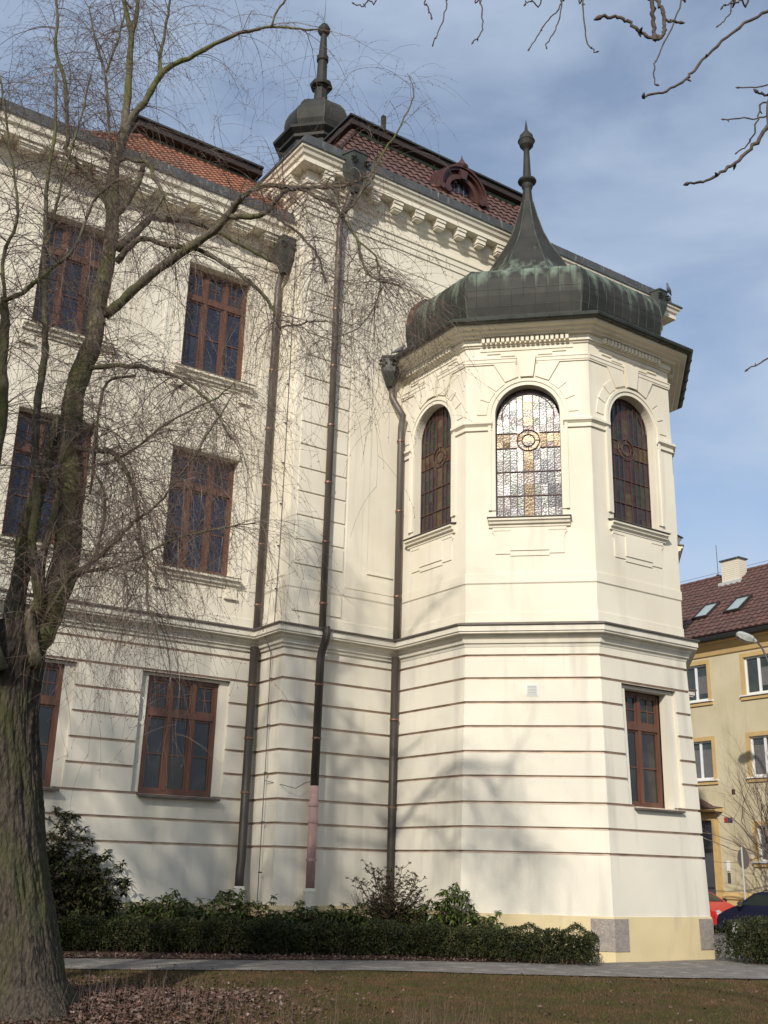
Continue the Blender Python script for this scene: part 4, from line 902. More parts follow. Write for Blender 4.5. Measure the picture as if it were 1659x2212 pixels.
# ================================================================== clipped hedges
def hedge(name, line, depth, h, label, n_leaf, group):
    """line: front base points (world xy); body extends 'depth' to the left of travel"""
    root = empty(name, (line[0][0], line[0][1], 0)); tag(root, label, 'hedge', group)
    segs = []
    for a, b in zip(line[:-1], line[1:]):
        l = math.hypot(b[0]-a[0], b[1]-a[1]); segs.append((a, ((b[0]-a[0])/l, (b[1]-a[1])/l), l))
    tot = sum(s[2] for s in segs); pos = []; drs = []
    for _ in range(n_leaf):
        t = random.uniform(0, tot)
        for k, (a, d, l) in enumerate(segs):
            if t <= l: break
            t -= l
        n = (-d[1], d[0]); u = random.random(); q = random.random()
        s_all = t+sum(s[2] for s in segs[:k])
        hh = h*(1+.035*sin(s_all*2.1)+.025*sin(s_all*5.3+1)+.015*sin(s_all*11))
        end = min(s_all, tot-s_all); rnd = min(1, (end/.35)) if end < .35 else 1
        hh *= .75+.25*rnd**.5
        if q < .50: w_, z = 0, random.uniform(.05, hh); nn = (-n[0], -n[1], .1)
        elif q < .86: w_, z = random.uniform(0,depth), hh; nn = (0,0,1)
        elif q < .93: w_, z = depth, random.uniform(.05,hh); nn = (n[0],n[1],.1)
        else: w_, z = random.uniform(0,depth), random.uniform(.05,hh); nn = (0,0,1)
        if z < .12 and random.random() < .5: continue
        e = .045*sin(s_all*6.5+z*5)+.03*sin(s_all*14.3-z*9)+random.gauss(0,.018)-random.random()**3*.08
        # round the shoulders
        if z > hh-.12 and w_ < .12: e -= .05
        p = (a[0]+d[0]*t+n[0]*w_+nn[0]*e, a[1]+d[1]*t+n[1]*w_+nn[1]*e, z+nn[2]*e)
        pos.append(p); drs.append((nn[0]+random.gauss(0,.8), nn[1]+random.gauss(0,.8), nn[2]+random.gauss(0.2,.7)))
    pos = np.array(pos); m_ = len(pos)
    V, F = leaves(pos, np.array(drs), RNG.uniform(.028,.05,m_), RNG.uniform(.016,.026,m_), .2)
    np_mesh('foliage', V, F, M['leaf_hedge'], root)
    paths = []
    for _ in range(int(tot*26)):
        t = random.uniform(0.05, tot-.05)
        for k, (a, d, l) in enumerate(segs):
            if t <= l: break
            t -= l
        n = (-d[1], d[0]); w0 = random.uniform(.15,depth-.1); x, y = a[0]+d[0]*t+n[0]*w0, a[1]+d[1]*t+n[1]*w0
        pts = [(x,y,0)]
        for q in range(4): 
            x += random.gauss(0,.06); y += random.gauss(0,.06); pts.append((x,y,(q+1)*h*.22))
        paths.append((pts, [.012,.010,.008,.006,.004]))
    V, F = multi_tubes(paths, 4); np_mesh('stems', V, F, M['stem'], root)
    # dark inner mass: dense inner twigs as crumpled leaves
    n2 = int(n_leaf*.35); P = []
    for _ in range(n2):
        t = random.uniform(.08, tot-.12)
        for k, (a, d, l) in enumerate(segs):
            if t <= l: break
            t -= l
        n = (-d[1], d[0]); w_ = random.uniform(.12,depth-.1); P.append((a[0]+d[0]*t+n[0]*w_, a[1]+d[1]*t+n[1]*w_, random.uniform(.10,h*.86)))
    V, F = leaves(np.array(P), RNG.normal(size=(n2,3)), RNG.uniform(.06,.10,n2), RNG.uniform(.05,.08,n2), .2)
    np_mesh('inner_foliage', V, F, M['leaf_hedge'], root)
    return root
hedge('hedge', [(-10.5,1.3+.55),(-7.54,.26),(-5.2,-.95),(-2.83,-2.18),(-1.1,-3.6),(.35,-5.15),(.80,-5.62)], .72, .60, 'long low dark clipped hedge between the grey path and the cream wall', 52000, 'clipped hedges')
hedge('hedge', [gxy(7.25,24.6), gxy(7.68,23.4), gxy(9.0,23.1), gxy(15,23.0)], 1.3, .80, 'taller clipped hedge right of the octagonal bay in front of the parked cars', 34000, 'clipped hedges')

# ================================================================== rhododendrons and shrubs by the wall
def shrub(name, x, y, stems, h, spread, leaf, width, mleaf, label, nwhorl, seed, low=.35, droop=.5, group=None, per=9, stemr=.012, cat='shrub'):
    rs = random.Random(seed); root = empty(name, (x,y,0)); tag(root, label, cat, group)
    paths = []; P = []; D = []
    tips = []
    for i in range(stems):
        a = rs.uniform(0,2*pi); r = spread*sqrt(rs.random()); H = h*rs.uniform(.55,1.0)*(1-.35*(r/spread)**2)
        pts = []; ax, ay = r*cos(a), r*sin(a); j1, j2 = rs.gauss(0,.06), rs.gauss(0,.06)
        for q in range(7):
            t = q/6; pts.append((x+ax*t**1.2+j1*sin(t*5), y+ay*t**1.2+j2*sin(t*4), H*t))
        paths.append((pts, [stemr*(1-.6*q/6) for q in range(7)]))
        tips.append(pts[-1])
        for b in range(nwhorl):
            t = rs.uniform(low,1); k = min(int(t*6),5); f = t*6-k; p = [pts[k][c]*(1-f)+pts[k+1][c]*f for c in range(3)]
            a2 = rs.uniform(0,2*pi); l = rs.uniform(.08,.30)*min(1,h); e = (p[0]+l*cos(a2), p[1]+l*sin(a2), p[2]+l*rs.uniform(.1,.8))
            paths.append(([p, ((p[0]+e[0])/2,(p[1]+e[1])/2,(p[2]+e[2])/2-.02), e], [stemr*.5,stemr*.4,stemr*.3])); tips.append(e)
    for e in tips:
        ph = rs.uniform(0,2*pi)
        for q in range(per):
            a = ph+2*pi*q/per+rs.gauss(0,.2); dz = -droop+rs.gauss(0,.3)+(.7 if q % 3 == 0 else 0)
            P.append(e); D.append((cos(a), sin(a), dz))
    P = np.array(P); m_ = len(P)
    V, F = leaves(P, np.array(D), RNG.uniform(leaf*.75,leaf*1.15,m_), RNG.uniform(width*.8,width*1.1,m_), .15, ups=np.tile((0,0,1.0),(m_,1))+RNG.normal(0,.2,(m_,3)))
    np_mesh('foliage', V, F, mleaf, root)
    V, F = multi_tubes(paths, 5); np_mesh('stems', V, F, M['stem'], root)
    return root
GR = 'rhododendrons between hedge and wall'
def gsh(gx, gy, *a, **k): wx, wy = gxy(gx, gy); return shrub('rhododendron', wx, wy, *a, group=GR, **k)
gsh(-6.7, 23.1, 95, 2.75, 1.05, .15, .05, M['leaf_hedge'], 'tallest dark rhododendron bush, behind the tree trunk at left', 13, 1, low=.15, droop=.35)
gsh(-5.75, 23.1, 44, 2.0, .72, .15, .05, M['leaf_hedge'], 'rhododendron leaning out right of the tallest bush, with drooping leaf tips', 8, 2)
gsh(-5.0, 23.4, 24, 1.05, .75, .15, .045, M['leaf_rhodo'], 'low spreading rhododendron below the three light ground floor window', 6, 3, droop=.6)
gsh(-4.1, 23.3, 18, 1.1, .55, .15, .045, M['leaf_rhodo'], 'low pale green rhododendron right of the spreading one', 6, 4, droop=.6)
gsh(-3.05, 23.5, 16, 1.28, .5, .15, .045, M['leaf_rhodo'], 'rhododendron with drooping leaves in front of the leftmost white pipe socket', 6, 5, droop=.7)
gsh(-2.2, 23.6, 14, 1.02, .5, .14, .042, M['leaf_rhodo'], 'small rhododendron between the two white pipe sockets', 5, 6, droop=.6)
gsh(-1.3, 23.75, 12, 1.08, .45, .15, .045, M['leaf_rhodo'], 'small drooping rhododendron at the foot of the pink pipe', 5, 7, droop=.8)
gsh(-.55, 23.8, 20, 1.1, .6, .15, .045, M['leaf_rhodo'], 'yellowish green rhododendron right of the pink pipe', 6, 8, droop=.6)
gsh(.95, 24.0, 20, 1.1, .6, .16, .048, M['leaf_rhodo'], 'leafy rhododendron under the bare brown shrub', 6, 9, droop=.6)
gsh(1.62, 23.7, 14, 1.6, .6, .17, .05, M['leaf_rhodo'], 'leggy rhododendron with large hanging leaves before the yellow plinth', 6, 10, low=.5, droop=.9)
gsh(2.25, 23.5, 9, 1.0, .42, .15, .048, M['leaf_rhodo'], 'small rhododendron nearest the right end of the long hedge', 5, 11, low=.5, droop=.8)
for k_, (gx_, gy_, hh_, lb_) in enumerate(((-4.55,23.9,1.0,'low rhododendron close to the plinth under the three light window'),(-3.6,24.0,1.05,'low rhododendron close to the wall left of the dark bent downpipe'),(-2.65,24.0,1.0,'low rhododendron between the dark bent downpipe and the cable'),(-1.75,24.1,.95,'low rhododendron just left of the pink pipe socket'),(-.9,24.3,1.0,'low rhododendron just right of the pink pipe socket'))):
    gsh(gx_, gy_, 16, hh_, .6, .15, .048, M['leaf_rhodo'], lb_, 6, 40+k_, droop=.6)
wx, wy = gxy(.32, 24.1)
shrub('shrub', wx, wy, 30, 2.1, .70, .06, .034, M['leaf_brown'], 'sparse twiggy shrub with small brown green leaves before the dark downpipe', 22, 12, low=.35, droop=.2, per=7, stemr=.014)
# bare side twigs of that shrub
# ================================================================== magnolia-like sapling twigs left of it
def bare_twiggy(name, x, y, h, spread, n, label, cat, seed, m, trunk_h=.3, r0=.02, depth=3, mt=None):
    rs = random.Random(seed); root = empty(name, (x,y,0)); tag(root, label, cat)
    paths = []
    def grow(p, d, L, r, lev):
        k = max(4, int(L/.12)); pts = [p]; rad = [r]; q = Vector(p); d = Vector(d).normalized()
        for i in range(k):
            d = (d+Vector((rs.gauss(0,.13), rs.gauss(0,.13), rs.gauss(.03,.10)))).normalized(); q = q+d*(L/k); pts.append(tuple(q)); rad.append(r*(1-.7*(i+1)/k))
        paths.append((pts, rad))
        if lev < depth:
            for j in range(int(rs.uniform(3,6)*(1.3 if lev == 0 else 1))):
                i = rs.randint(max(1,k//4), k); dd = d+Vector((rs.gauss(0,.6), rs.gauss(0,.6), rs.uniform(-.1,.5))); grow(pts[i], dd, L*rs.uniform(.35,.65), rad[i]*.6, lev+1)
    tr = []
    grow((x,y,-.05), (0,0,1), trunk_h, r0, 9)
    for i in range(n):
        a = rs.uniform(0,2*pi); s = rs.uniform(.1,spread); top = paths[0][0][-1]
        grow(top, (s*cos(a), s*sin(a), 1), (h-trunk_h)*rs.uniform(.6,.95), r0*(.55 if n < 10 else .17), 1)
    V, F = multi_tubes(paths[:1], 8); np_mesh('trunk', V, F, mt or m, root, smooth=True)
    V, F = multi_tubes(paths[1:], 3); np_mesh('crown', V, F, m, root)
    return root
wx, wy = gxy(-.12, 24.2)
bare_twiggy('bare_sapling', wx, wy, 1.75, 1.0, 5, 'bare leafless sapling with crooked twigs left of the brown leaved shrub', 'sapling', 5, M['twig'], .45, .022, 3)
# ================================================================== yellow house across the street
HX = 20.0; HF = [(HX, -4-.0), (HX, 16)]
house = empty('yellow_house', (HX, 6, 0)); tag(house, 'three storey yellow rendered house with ochre window surrounds and brown red tiled roof', 'building')
# facade faces -x : travel along +y reversed so outward is -x
HF = [(HX, 22.0), (HX, -6.0)]        # direction (0,-1) -> outward (-1,0)
def hs(b): return 22.0-b             # b: distance behind the wall line (world y)
hw = MB()
cols = [(-8.17,-6.92),(-5.15,-3.90),(-2.1,-.85),(.9,2.15)]
ops = []; wins = []
for (b0, b1) in cols:
    y1, y0 = -b0, -b1
    for (z0, z1) in ((8.38,9.82),(5.32,6.80)):
        ops.append((hs(y1), hs(y0), z0, z1, .14, None)); wins.append((hs(y1), hs(y0), z0, z1))
    if b0 > -8: ops.append((hs(y1), hs(y0), 2.3, 3.55, .14, None)); wins.append((hs(y1), hs(y0), 2.3, 3.55))
ops.append((hs(8.15), hs(7.14), .80, 3.78, .18, None))
ops.sort()
wall(hw, HF, [(0,-.3),(0,10.4)], {0: ops})
hw.quad((HX,22,-.3),(HX+8,22,-.3),(HX+8,22,10.4),(HX,22,10.4)); hw.quad((HX+8,-6,-.3),(HX,-6,-.3),(HX,-6,10.4),(HX+8,-6,10.4)); hw.quad((HX+8,22,-.3),(HX+8,-6,-.3),(HX+8,-6,10.4),(HX+8,22,10.4))
hw.build('wall', M['yellow'], house)
mb = MB(); sweep(mb, HF, [(0,10.05),(.06,10.10),(.10,10.28),(.22,10.40),(.25,10.52),(.40,10.55),(.40,10.60),(0,10.62)]); mb.build('eaves_cornice', M['yellow_trim'], house)
mb = MB(); sweep(mb, HF, [(.38,10.60),(.50,10.58),(.58,10.62),(.60,10.74),(.56,10.80),(.3,10.82)]); mb.build('gutter', M['black'], house)
mb = MB(); sweep(mb, [(HX,6.8),(HX,-6)], [(0,-.3),(.10,-.3),(.10,.92),(.16,.95),(.16,1.06),(.08,1.10),(.06,1.18),(0,1.2)]); mb.build('plinth', M['yellow_trim'], house)
mb = MB()
rp = (HX-.62, 10.80); rr = (HX+4.0, 10.80+4.62*.80)
tile_slope(mb, (rp[0],22.3,rp[1]),(rp[0],-6.3,rp[1]),(rr[0],22.3,rr[1]),(rr[0],-6.3,rr[1]), .30,.34,.03,.05)
mb.quad((rr[0],22.3,rr[1]),(rr[0],-6.3,rr[1]),(HX+8.6,-6.3,10.8),(HX+8.6,22.3,10.8))
hr = mb.build('roof', M['tile_red'], house)
# ridge tiles, conductor wire and rod
mb = MB()
for k in range(60): mb.tube([(rr[0],22.2-k*.475,rr[1]+.03),(rr[0],22.2-(k+1)*.475-.03,rr[1]+.03)], [.11,.095], 8)
mb.build('ridge_tiles', M['tile_red'], hr)
mb = MB(); mb.tube([(rr[0],22,rr[1]+.25),(rr[0],-6,rr[1]+.25)], .008, 4)
mb.tube([(rr[0],9.15,rr[1]),(rr[0],9.15,rr[1]+1.55)], .014, 5); mb.lathe((rr[0],9.15), [(.0,rr[1]+.12),(.10,rr[1]+.14),(0,rr[1]+.2)], 8)
mb.build('lightning_rod', M['black'], hr)
sl_ = .80; nl = math.hypot(1,sl_)
def on_roof(x, y, h): return (x-h*sl_/nl, y, 10.80+(x-rp[0])*sl_+h/nl)
for y0, y1 in ((7.22,8.0),(5.62,6.40)):
    x0, x1 = 20.66, 21.62
    mb = MB()
    def rb(xa,xb,ya,yb,h0,h1,mb=mb):
        v = [on_roof(x,y,h) for h in (h0,h1) for y in (ya,yb) for x in (xa,xb)]
        mb.add(v, ((0,2,3,1),(4,5,7,6),(0,1,5,4),(2,6,7,3),(0,4,6,2),(1,3,7,5)))
    rb(x0,x0+.07,y0,y1,0,.15); rb(x1-.07,x1,y0,y1,0,.15); rb(x0+.07,x1-.07,y0,y0+.07,0,.15); rb(x0+.07,x1-.07,y1-.07,y1,0,.15)
    s = mb.build('skylight', M['soffit'], hr)
    mb = MB(); mb.quad(on_roof(x0+.05,y0+.05,.11),on_roof(x1-.05,y0+.05,.11),on_roof(x1-.05,y1-.05,.11),on_roof(x0+.05,y1-.05,.11)); mb.build('pane', M['sky_glass'], s)
# chimney
mb = MB(); cz0, cz1 = 13.4, 14.95
for k in range(18):
    z = cz0+k*.088
    if z > cz1-.05: break
    mb.box(23.28,23.80,7.46,8.40,z,z+.078)
mb.box(23.30,23.78,7.48,8.38,cz0,cz1)
ch = mb.build('chimney', M['brick_white'], hr)
mb = MB(); mb.box(23.22,23.86,7.40,8.46,cz1-.0+.003,cz1+.06); mb.build('cap', M['lead'], ch)
mb = MB(); mb.box(23.14,23.95,7.34,8.52,13.5,13.98); mb.build('flashing', M['steel'], ch)
# windows
rs = random.Random(3)
for (s0, s1, z0, z1) in wins:
    f = MB(); w = s1-s0
    def b(x0,x1,za,zb,o0=-.16,o1=-.09): face_box(f, HF, 0, s0+x0, s0+x1, za, zb, o0, o1)
    b(0,.07,z0,z1); b(w-.07,w,z0,z1); b(.07,w-.07,z0,z0+.08); b(.07,w-.07,z1-.07,z1); b(w/2-.05,w/2+.05,z0+.08,z1-.07)
    win = f.build('window', M['white'], house)
    g = MB(); g.quad(*[on_face(HF,0,s,-.135,z) for s,z in ((s0+.03,z0+.03),(s1-.03,z0+.03),(s1-.03,z1-.03),(s0+.03,z1-.03))]); g.build('pane', M['hglass'], win)
    if z0 < 8:
        g = MB(); 
        for xa, xb in ((.08,w/2-.06),(w/2+.06,w-.08)): face_box(g, HF, 0, s0+xa, s0+xb, z0+.09, z1-.32, -.134, -.128)
        g.build('curtain', M['curtain'], win)
    else:
        g = MB(); face_box(g, HF, 0, s0+w/2+.06, s0+w-.08, z0+.30, z1-.45, -.134, -.128); g.build('curtain', M['curtain'], win)
    g = MB(); face_box(g, HF, 0, s0-.16, s0-.0, z0-.02, z1+.16, -.005, .025); face_box(g, HF, 0, s1+.0, s1+.16, z0-.02, z1+.16, -.005, .025); face_box(g, HF, 0, s0, s1, z1, z1+.16, -.005, .025)
    face_box(g, HF, 0, s0-.20, s1+.20, z0-.20, z0-.07, -.005, .06); g.build('surround', M['yellow_trim'], win)
    g = MB(); sweep(g, [on_face(HF,0,s0-.22,0,0)[:2], on_face(HF,0,s1+.22,0,0)[:2]], [(-.10,z0+.0),(.12,z0-.03),(.12,z0-.065),(-.10,z0-.065)]); g.build('sill', M['white'], win)
# flower pots on the top sill are inside: skip. door
s0, s1 = hs(8.15), hs(7.14)
mb = MB(); face_box(mb, HF, 0, s0+.02, s1-.02, .82, 3.76, -.20, -.14); dr = mb.build('door', M['door'], house)
mb = MB(); face_box(mb, HF, 0, s0+.02, s1-.02, 2.62, 2.74, -.14, -.11); face_box(mb, HF, 0, s0+.02, s1-.02, 1.30, 1.34, -.14, -.12); mb.build('rail', M['black'], dr)
mb = MB(); face_box(mb, HF, 0, s1, s1+.16, .80, 3.95, -.005, .07); face_box(mb, HF, 0, s1+.16, s1+.30, .80, 4.0, -.005, .04); face_box(mb, HF, 0, s0-.3, s1, 3.78, 3.95, -.005, .07); face_box(mb, HF, 0, s0-.3, s1+.2, 3.95, 4.03, -.005, .09)
mb.build('door_surround', M['yellow_trim'], dr)
mb = MB(); sc = (s0+s1)/2
sweep(mb, [on_face(HF,0,sc-1.0,0,0)[:2], on_face(HF,0,s1+.52,0,0)[:2]], [(0,4.08),(.42,4.10),(.46,4.14),(.46,4.19),(.0,4.24)])
mb.build('canopy', M['yellow_trim'], dr)
mb = MB(); pr = [(sc-1.05,4.195),(s1+.55,4.195),(s1+.1,4.26),(sc+.15,4.50),(sc,4.54),(sc-.15,4.50),(sc-.6,4.27)]
A = [on_face(HF,0,s,.50,z) for s,z in pr]; B = [on_face(HF,0,s,0,z+.06) for s,z in pr]; n_ = len(pr)
mb.add(A+B, [tuple(range(n_))]+[(j,(j+1)%n_,(j+1)%n_+n_,j+n_) for j in range(n_)]); mb.build('canopy_roof', M['tile_red'], dr)
mb = MB(); face_box(mb, HF, 0, s0-.3, s1+.6, -.2, .80, 0, .9); face_box(mb, HF, 0, s0-.3, s1+.6, -.2, .45, .9, 1.3); mb.build('door_step', M['stone'], house)
for nm, ba, bb, za, zb, m in (('street_plate',-6.56,-6.36,3.70,3.88,'sign_red'),('number_plate',-6.35,-6.19,3.69,3.87,'sign_blue'),('bell_panel',-6.60,-6.46,1.95,2.30,'white'),('letter_slot',-6.58,-6.46,1.52,1.88,'door'),('vent_cover',-6.12,-5.98,4.72,4.90,'dormer')):
    mb = MB(); face_box(mb, HF, 0, hs(-ba), hs(-bb), za, zb, -.005, .03); mb.build(nm, M[m], house)

# ================================================================== street lamp
lamp = empty('street_lamp', (15.8, .72, 0)); tag(lamp, 'grey street lamp head on a curved dark arm in front of the yellow house', 'street lamp')
mb = MB()
LAMP_ARM = [(15.8,.72,-.1),(15.8,.72,7.0),(15.8,.80,7.75),(15.8,.94,8.45),(15.8,1.07,8.80),(15.8,1.20,9.10),(15.8,1.38,9.30)]
mb.tube(LAMP_ARM, [.09,.06,.045,.038,.034,.032,.03], 10); mb.build('pole', M['door'], lamp, smooth=True)
mb = MB()
def lamp_pt(t, u, v):   # along, across, up
    A = Vector((15.8,1.38,9.30)); B = Vector((15.25,1.74,9.56)); d = (B-A); L = d.length; d.normalize(); s = d.cross(Vector((0,0,1))).normalized(); w = s.cross(d)
    return A+d*t*L+s*u+w*v
rows = []
for t, hw_, up, dn in ((0,.05,.05,-.04),(.12,.08,.07,-.06),(.25,.17,.11,-.10),(.5,.20,.12,-.15),(.8,.19,.11,-.14),(.95,.12,.08,-.09),(1.0,.05,.04,-.04)):
    rows.append([lamp_pt(t,-hw_,0),lamp_pt(t,-hw_*.6,up),lamp_pt(t,hw_*.6,up),lamp_pt(t,hw_,0),lamp_pt(t,hw_*.7,dn),lamp_pt(t,-hw_*.7,dn)])
for r0, r1 in zip(rows[:-1], rows[1:]):
    for i in range(6): mb.quad(r0[i], r0[(i+1)%6], r1[(i+1)%6], r1[i])
mb.add(rows[0], [tuple(range(6))]); mb.add(rows[-1], [tuple(reversed(range(6)))])
mb.build('lamp_head', M['lampgrey'], lamp)

# ================================================================== road sign
sg_ = empty('road_sign', (16.0, 2.78, 0)); tag(sg_, 'round road sign seen from behind on a whitish pole left of the bare street tree', 'sign')
mb = MB(); mb.tube([(16.0,2.78,-.1),(16.0,2.78,2.66)], .03, 10); mb.build('pole', M['steel'], sg_)
mb = MB(); nd = Vector((.95,-.31,0)); up = Vector((0,0,1)); sd = nd.cross(up); c = Vector((16.04,2.76,2.30)); K = 28; R = .32
for o0, o1, r, in ((0,.02,R),):
    A = [c+nd*o0+(sd*cos(2*pi*j/K)+up*sin(2*pi*j/K))*r for j in range(K)]; B = [c+nd*o1+(sd*cos(2*pi*j/K)+up*sin(2*pi*j/K))*r for j in range(K)]
    mb.add(A+B, [tuple(range(K)), tuple(reversed(range(K,2*K)))]+[(j,j+K,(j+1)%K+K,(j+1)%K) for j in range(K)])
mb.tube([c+(sd*cos(2*pi*j/K)+up*sin(2*pi*j/K))*R for j in range(K+1)], .012, 5)
mb.build('disc', M['sign_back'], sg_)

# ================================================================== cars
def car(name, x, y, ang, paint, label, L=3.9, H=1.42, W=1.62, rails=False, z=-.10):
    root = empty(name, (x,y,z)); tag(root, label, 'car', 'cars parked across the street')
    ca, sa = cos(ang), sin(ang)
    def P(u,v,w): return (x+u*ca-v*sa, y+u*sa+v*ca, z+w)
    prof = [(-L/2,.32),(-L/2+.02,.62),(-L/2+.10,.86),(-L/2+.28,1.0),(-L/2+.62,H*.93),(-L/2+1.0,H),(.35,H),(.62,H*.96),(1.16,.98),(1.3,.93),(L/2-.35,.82),(L/2-.06,.68),(L/2,.50),(L/2,.30)]
    mb = MB(); n = len(prof)
    belt = .93
    def half(w): return W/2 if w <= .55 else (W/2-.02 if w <= belt+.02 else W/2-.02-.20*(w-belt)/(H-belt))
    for (u0,w0),(u1,w1) in zip(prof[:-1], prof[1:]):
        h0, h1 = half(w0), half(w1)
        mb.quad(P(u0,-h0,w0),P(u0,h0,w0),P(u1,h1,w1),P(u1,-h1,w1))
    for sgn in (-1,1):
        low = [(u,.28) for u,w in prof]
        for (u0,w0),(u1,w1) in zip(prof[:-1], prof[1:]):
            for wa, wb in ((.28,.55),(.55,belt),(belt,H)):
                a0, a1 = min(max(w0,wa),wb) if w0>wa else wa, min(max(w1,wa),wb) if w1>wa else wa
                if a0 <= wa+1e-6 and a1 <= wa+1e-6: continue
                mb.quad(P(u0,sgn*half(wa),wa),P(u1,sgn*half(wa),wa),P(u1,sgn*half(a1),a1),P(u0,sgn*half(a0),a0))
    body = mb.build('body', M[paint], root)
    g = MB()
    for sgn in (-1,1):
        for q in ([(-L/2+.55,1.0),(-.42,1.0),(-.42,H-.07),(-L/2+.95,H-.07),(-L/2+.78,H*.92)],[(-.34,1.0),(.98,1.0),(.55,H-.09),(-.34,H-.07)]):
            g.add([P(u,sgn*(half(w)+.008),w) for u,w in q], [tuple(range(len(q)))])
    g.add([P(u,v,w) for u,v,w in ((1.14,-.62,1.0),(1.14,.62,1.0),(.68,.52,H*.955),(.68,-.52,H*.955))], [(0,1,2,3)])
    for i in range(4): pass
    g.add([P(u-.012,v,w+.01) for u,v,w in ((-L/2+.30,-.6,1.03),(-L/2+.30,.6,1.03),(-L/2+.60,.52,H*.91),(-L/2+.60,-.52,H*.91))], [(0,3,2,1)])
    o = g.build('window', M['car_glass'], root)
    for sgn in (-1,1):
        mb = MB(); pts = [(L/2-.16,sgn*(W/2-.30),.66),(L/2-.06,sgn*(W/2-.26),.66),(L/2+.0,sgn*(W/2-.26),.60)]
        c = P(L/2-.07, sgn*(W/2-.26), .62); fw_ = Vector((ca,sa,.25)).normalized()
        mb.tube([Vector(c)-fw_*.08, Vector(c)+fw_*.05, Vector(c)+fw_*.085], [.12,.125,.07], 14); mb.build('headlight', M['chrome'], root)
    for uu in (-L/2+.72, L/2-.72):
        for sgn in (-1,1):
            mb = MB(); ax = Vector((-sa,ca,0))*sgn; c0 = Vector(P(uu, sgn*(W/2-.17), .30))
            mb.tube([c0, c0+ax*.18], .30, 20); wh = mb.build('wheel', M['black'], root)
            mb = MB(); mb.tube([c0+ax*.175, c0+ax*.19], [.19,.17], 12); mb.build('rim', M['steel'], wh)
    mb = MB(); mb.tube([P(.95,-W/2-.02,1.0),P(.90,-W/2-.16,1.03)], [.07,.09], 8); mb.tube([P(.95,W/2+.02,1.0),P(.90,W/2+.16,1.03)], [.07,.09], 8); mb.build('wing_mirror', M['black'], root)
    if rails:
        mb = MB()
        for sgn in (-1,1): mb.tube([P(-L/2+1.05,sgn*.55,H-.01),P(-L/2+1.15,sgn*.55,H+.05),P(.25,sgn*.55,H+.05),P(.35,sgn*.55,H-.01)], .018, 6)
        mb.build('roof_rail', M['black'], root)
    return root
car('parked_car', 15.2, .72, radians(90), 'blue_paint', 'dark blue hatchback seen side on behind the taller hedge', rails=True, H=1.40)
car('parked_car', 17.2, 6.25, radians(-90), 'red_paint', 'red car mostly hidden behind the bay, its bonnet showing left of the dark car', L=3.8, H=1.35)
# ================================================================== bare street tree
bare_twiggy('bare_street_tree', 17.3, 2.35, 6.7, 1.15, 46, 'bare pollarded street tree before the yellow house', 'tree', 31, M['twig'], 2.3, .15, 3, M['near_bark'])

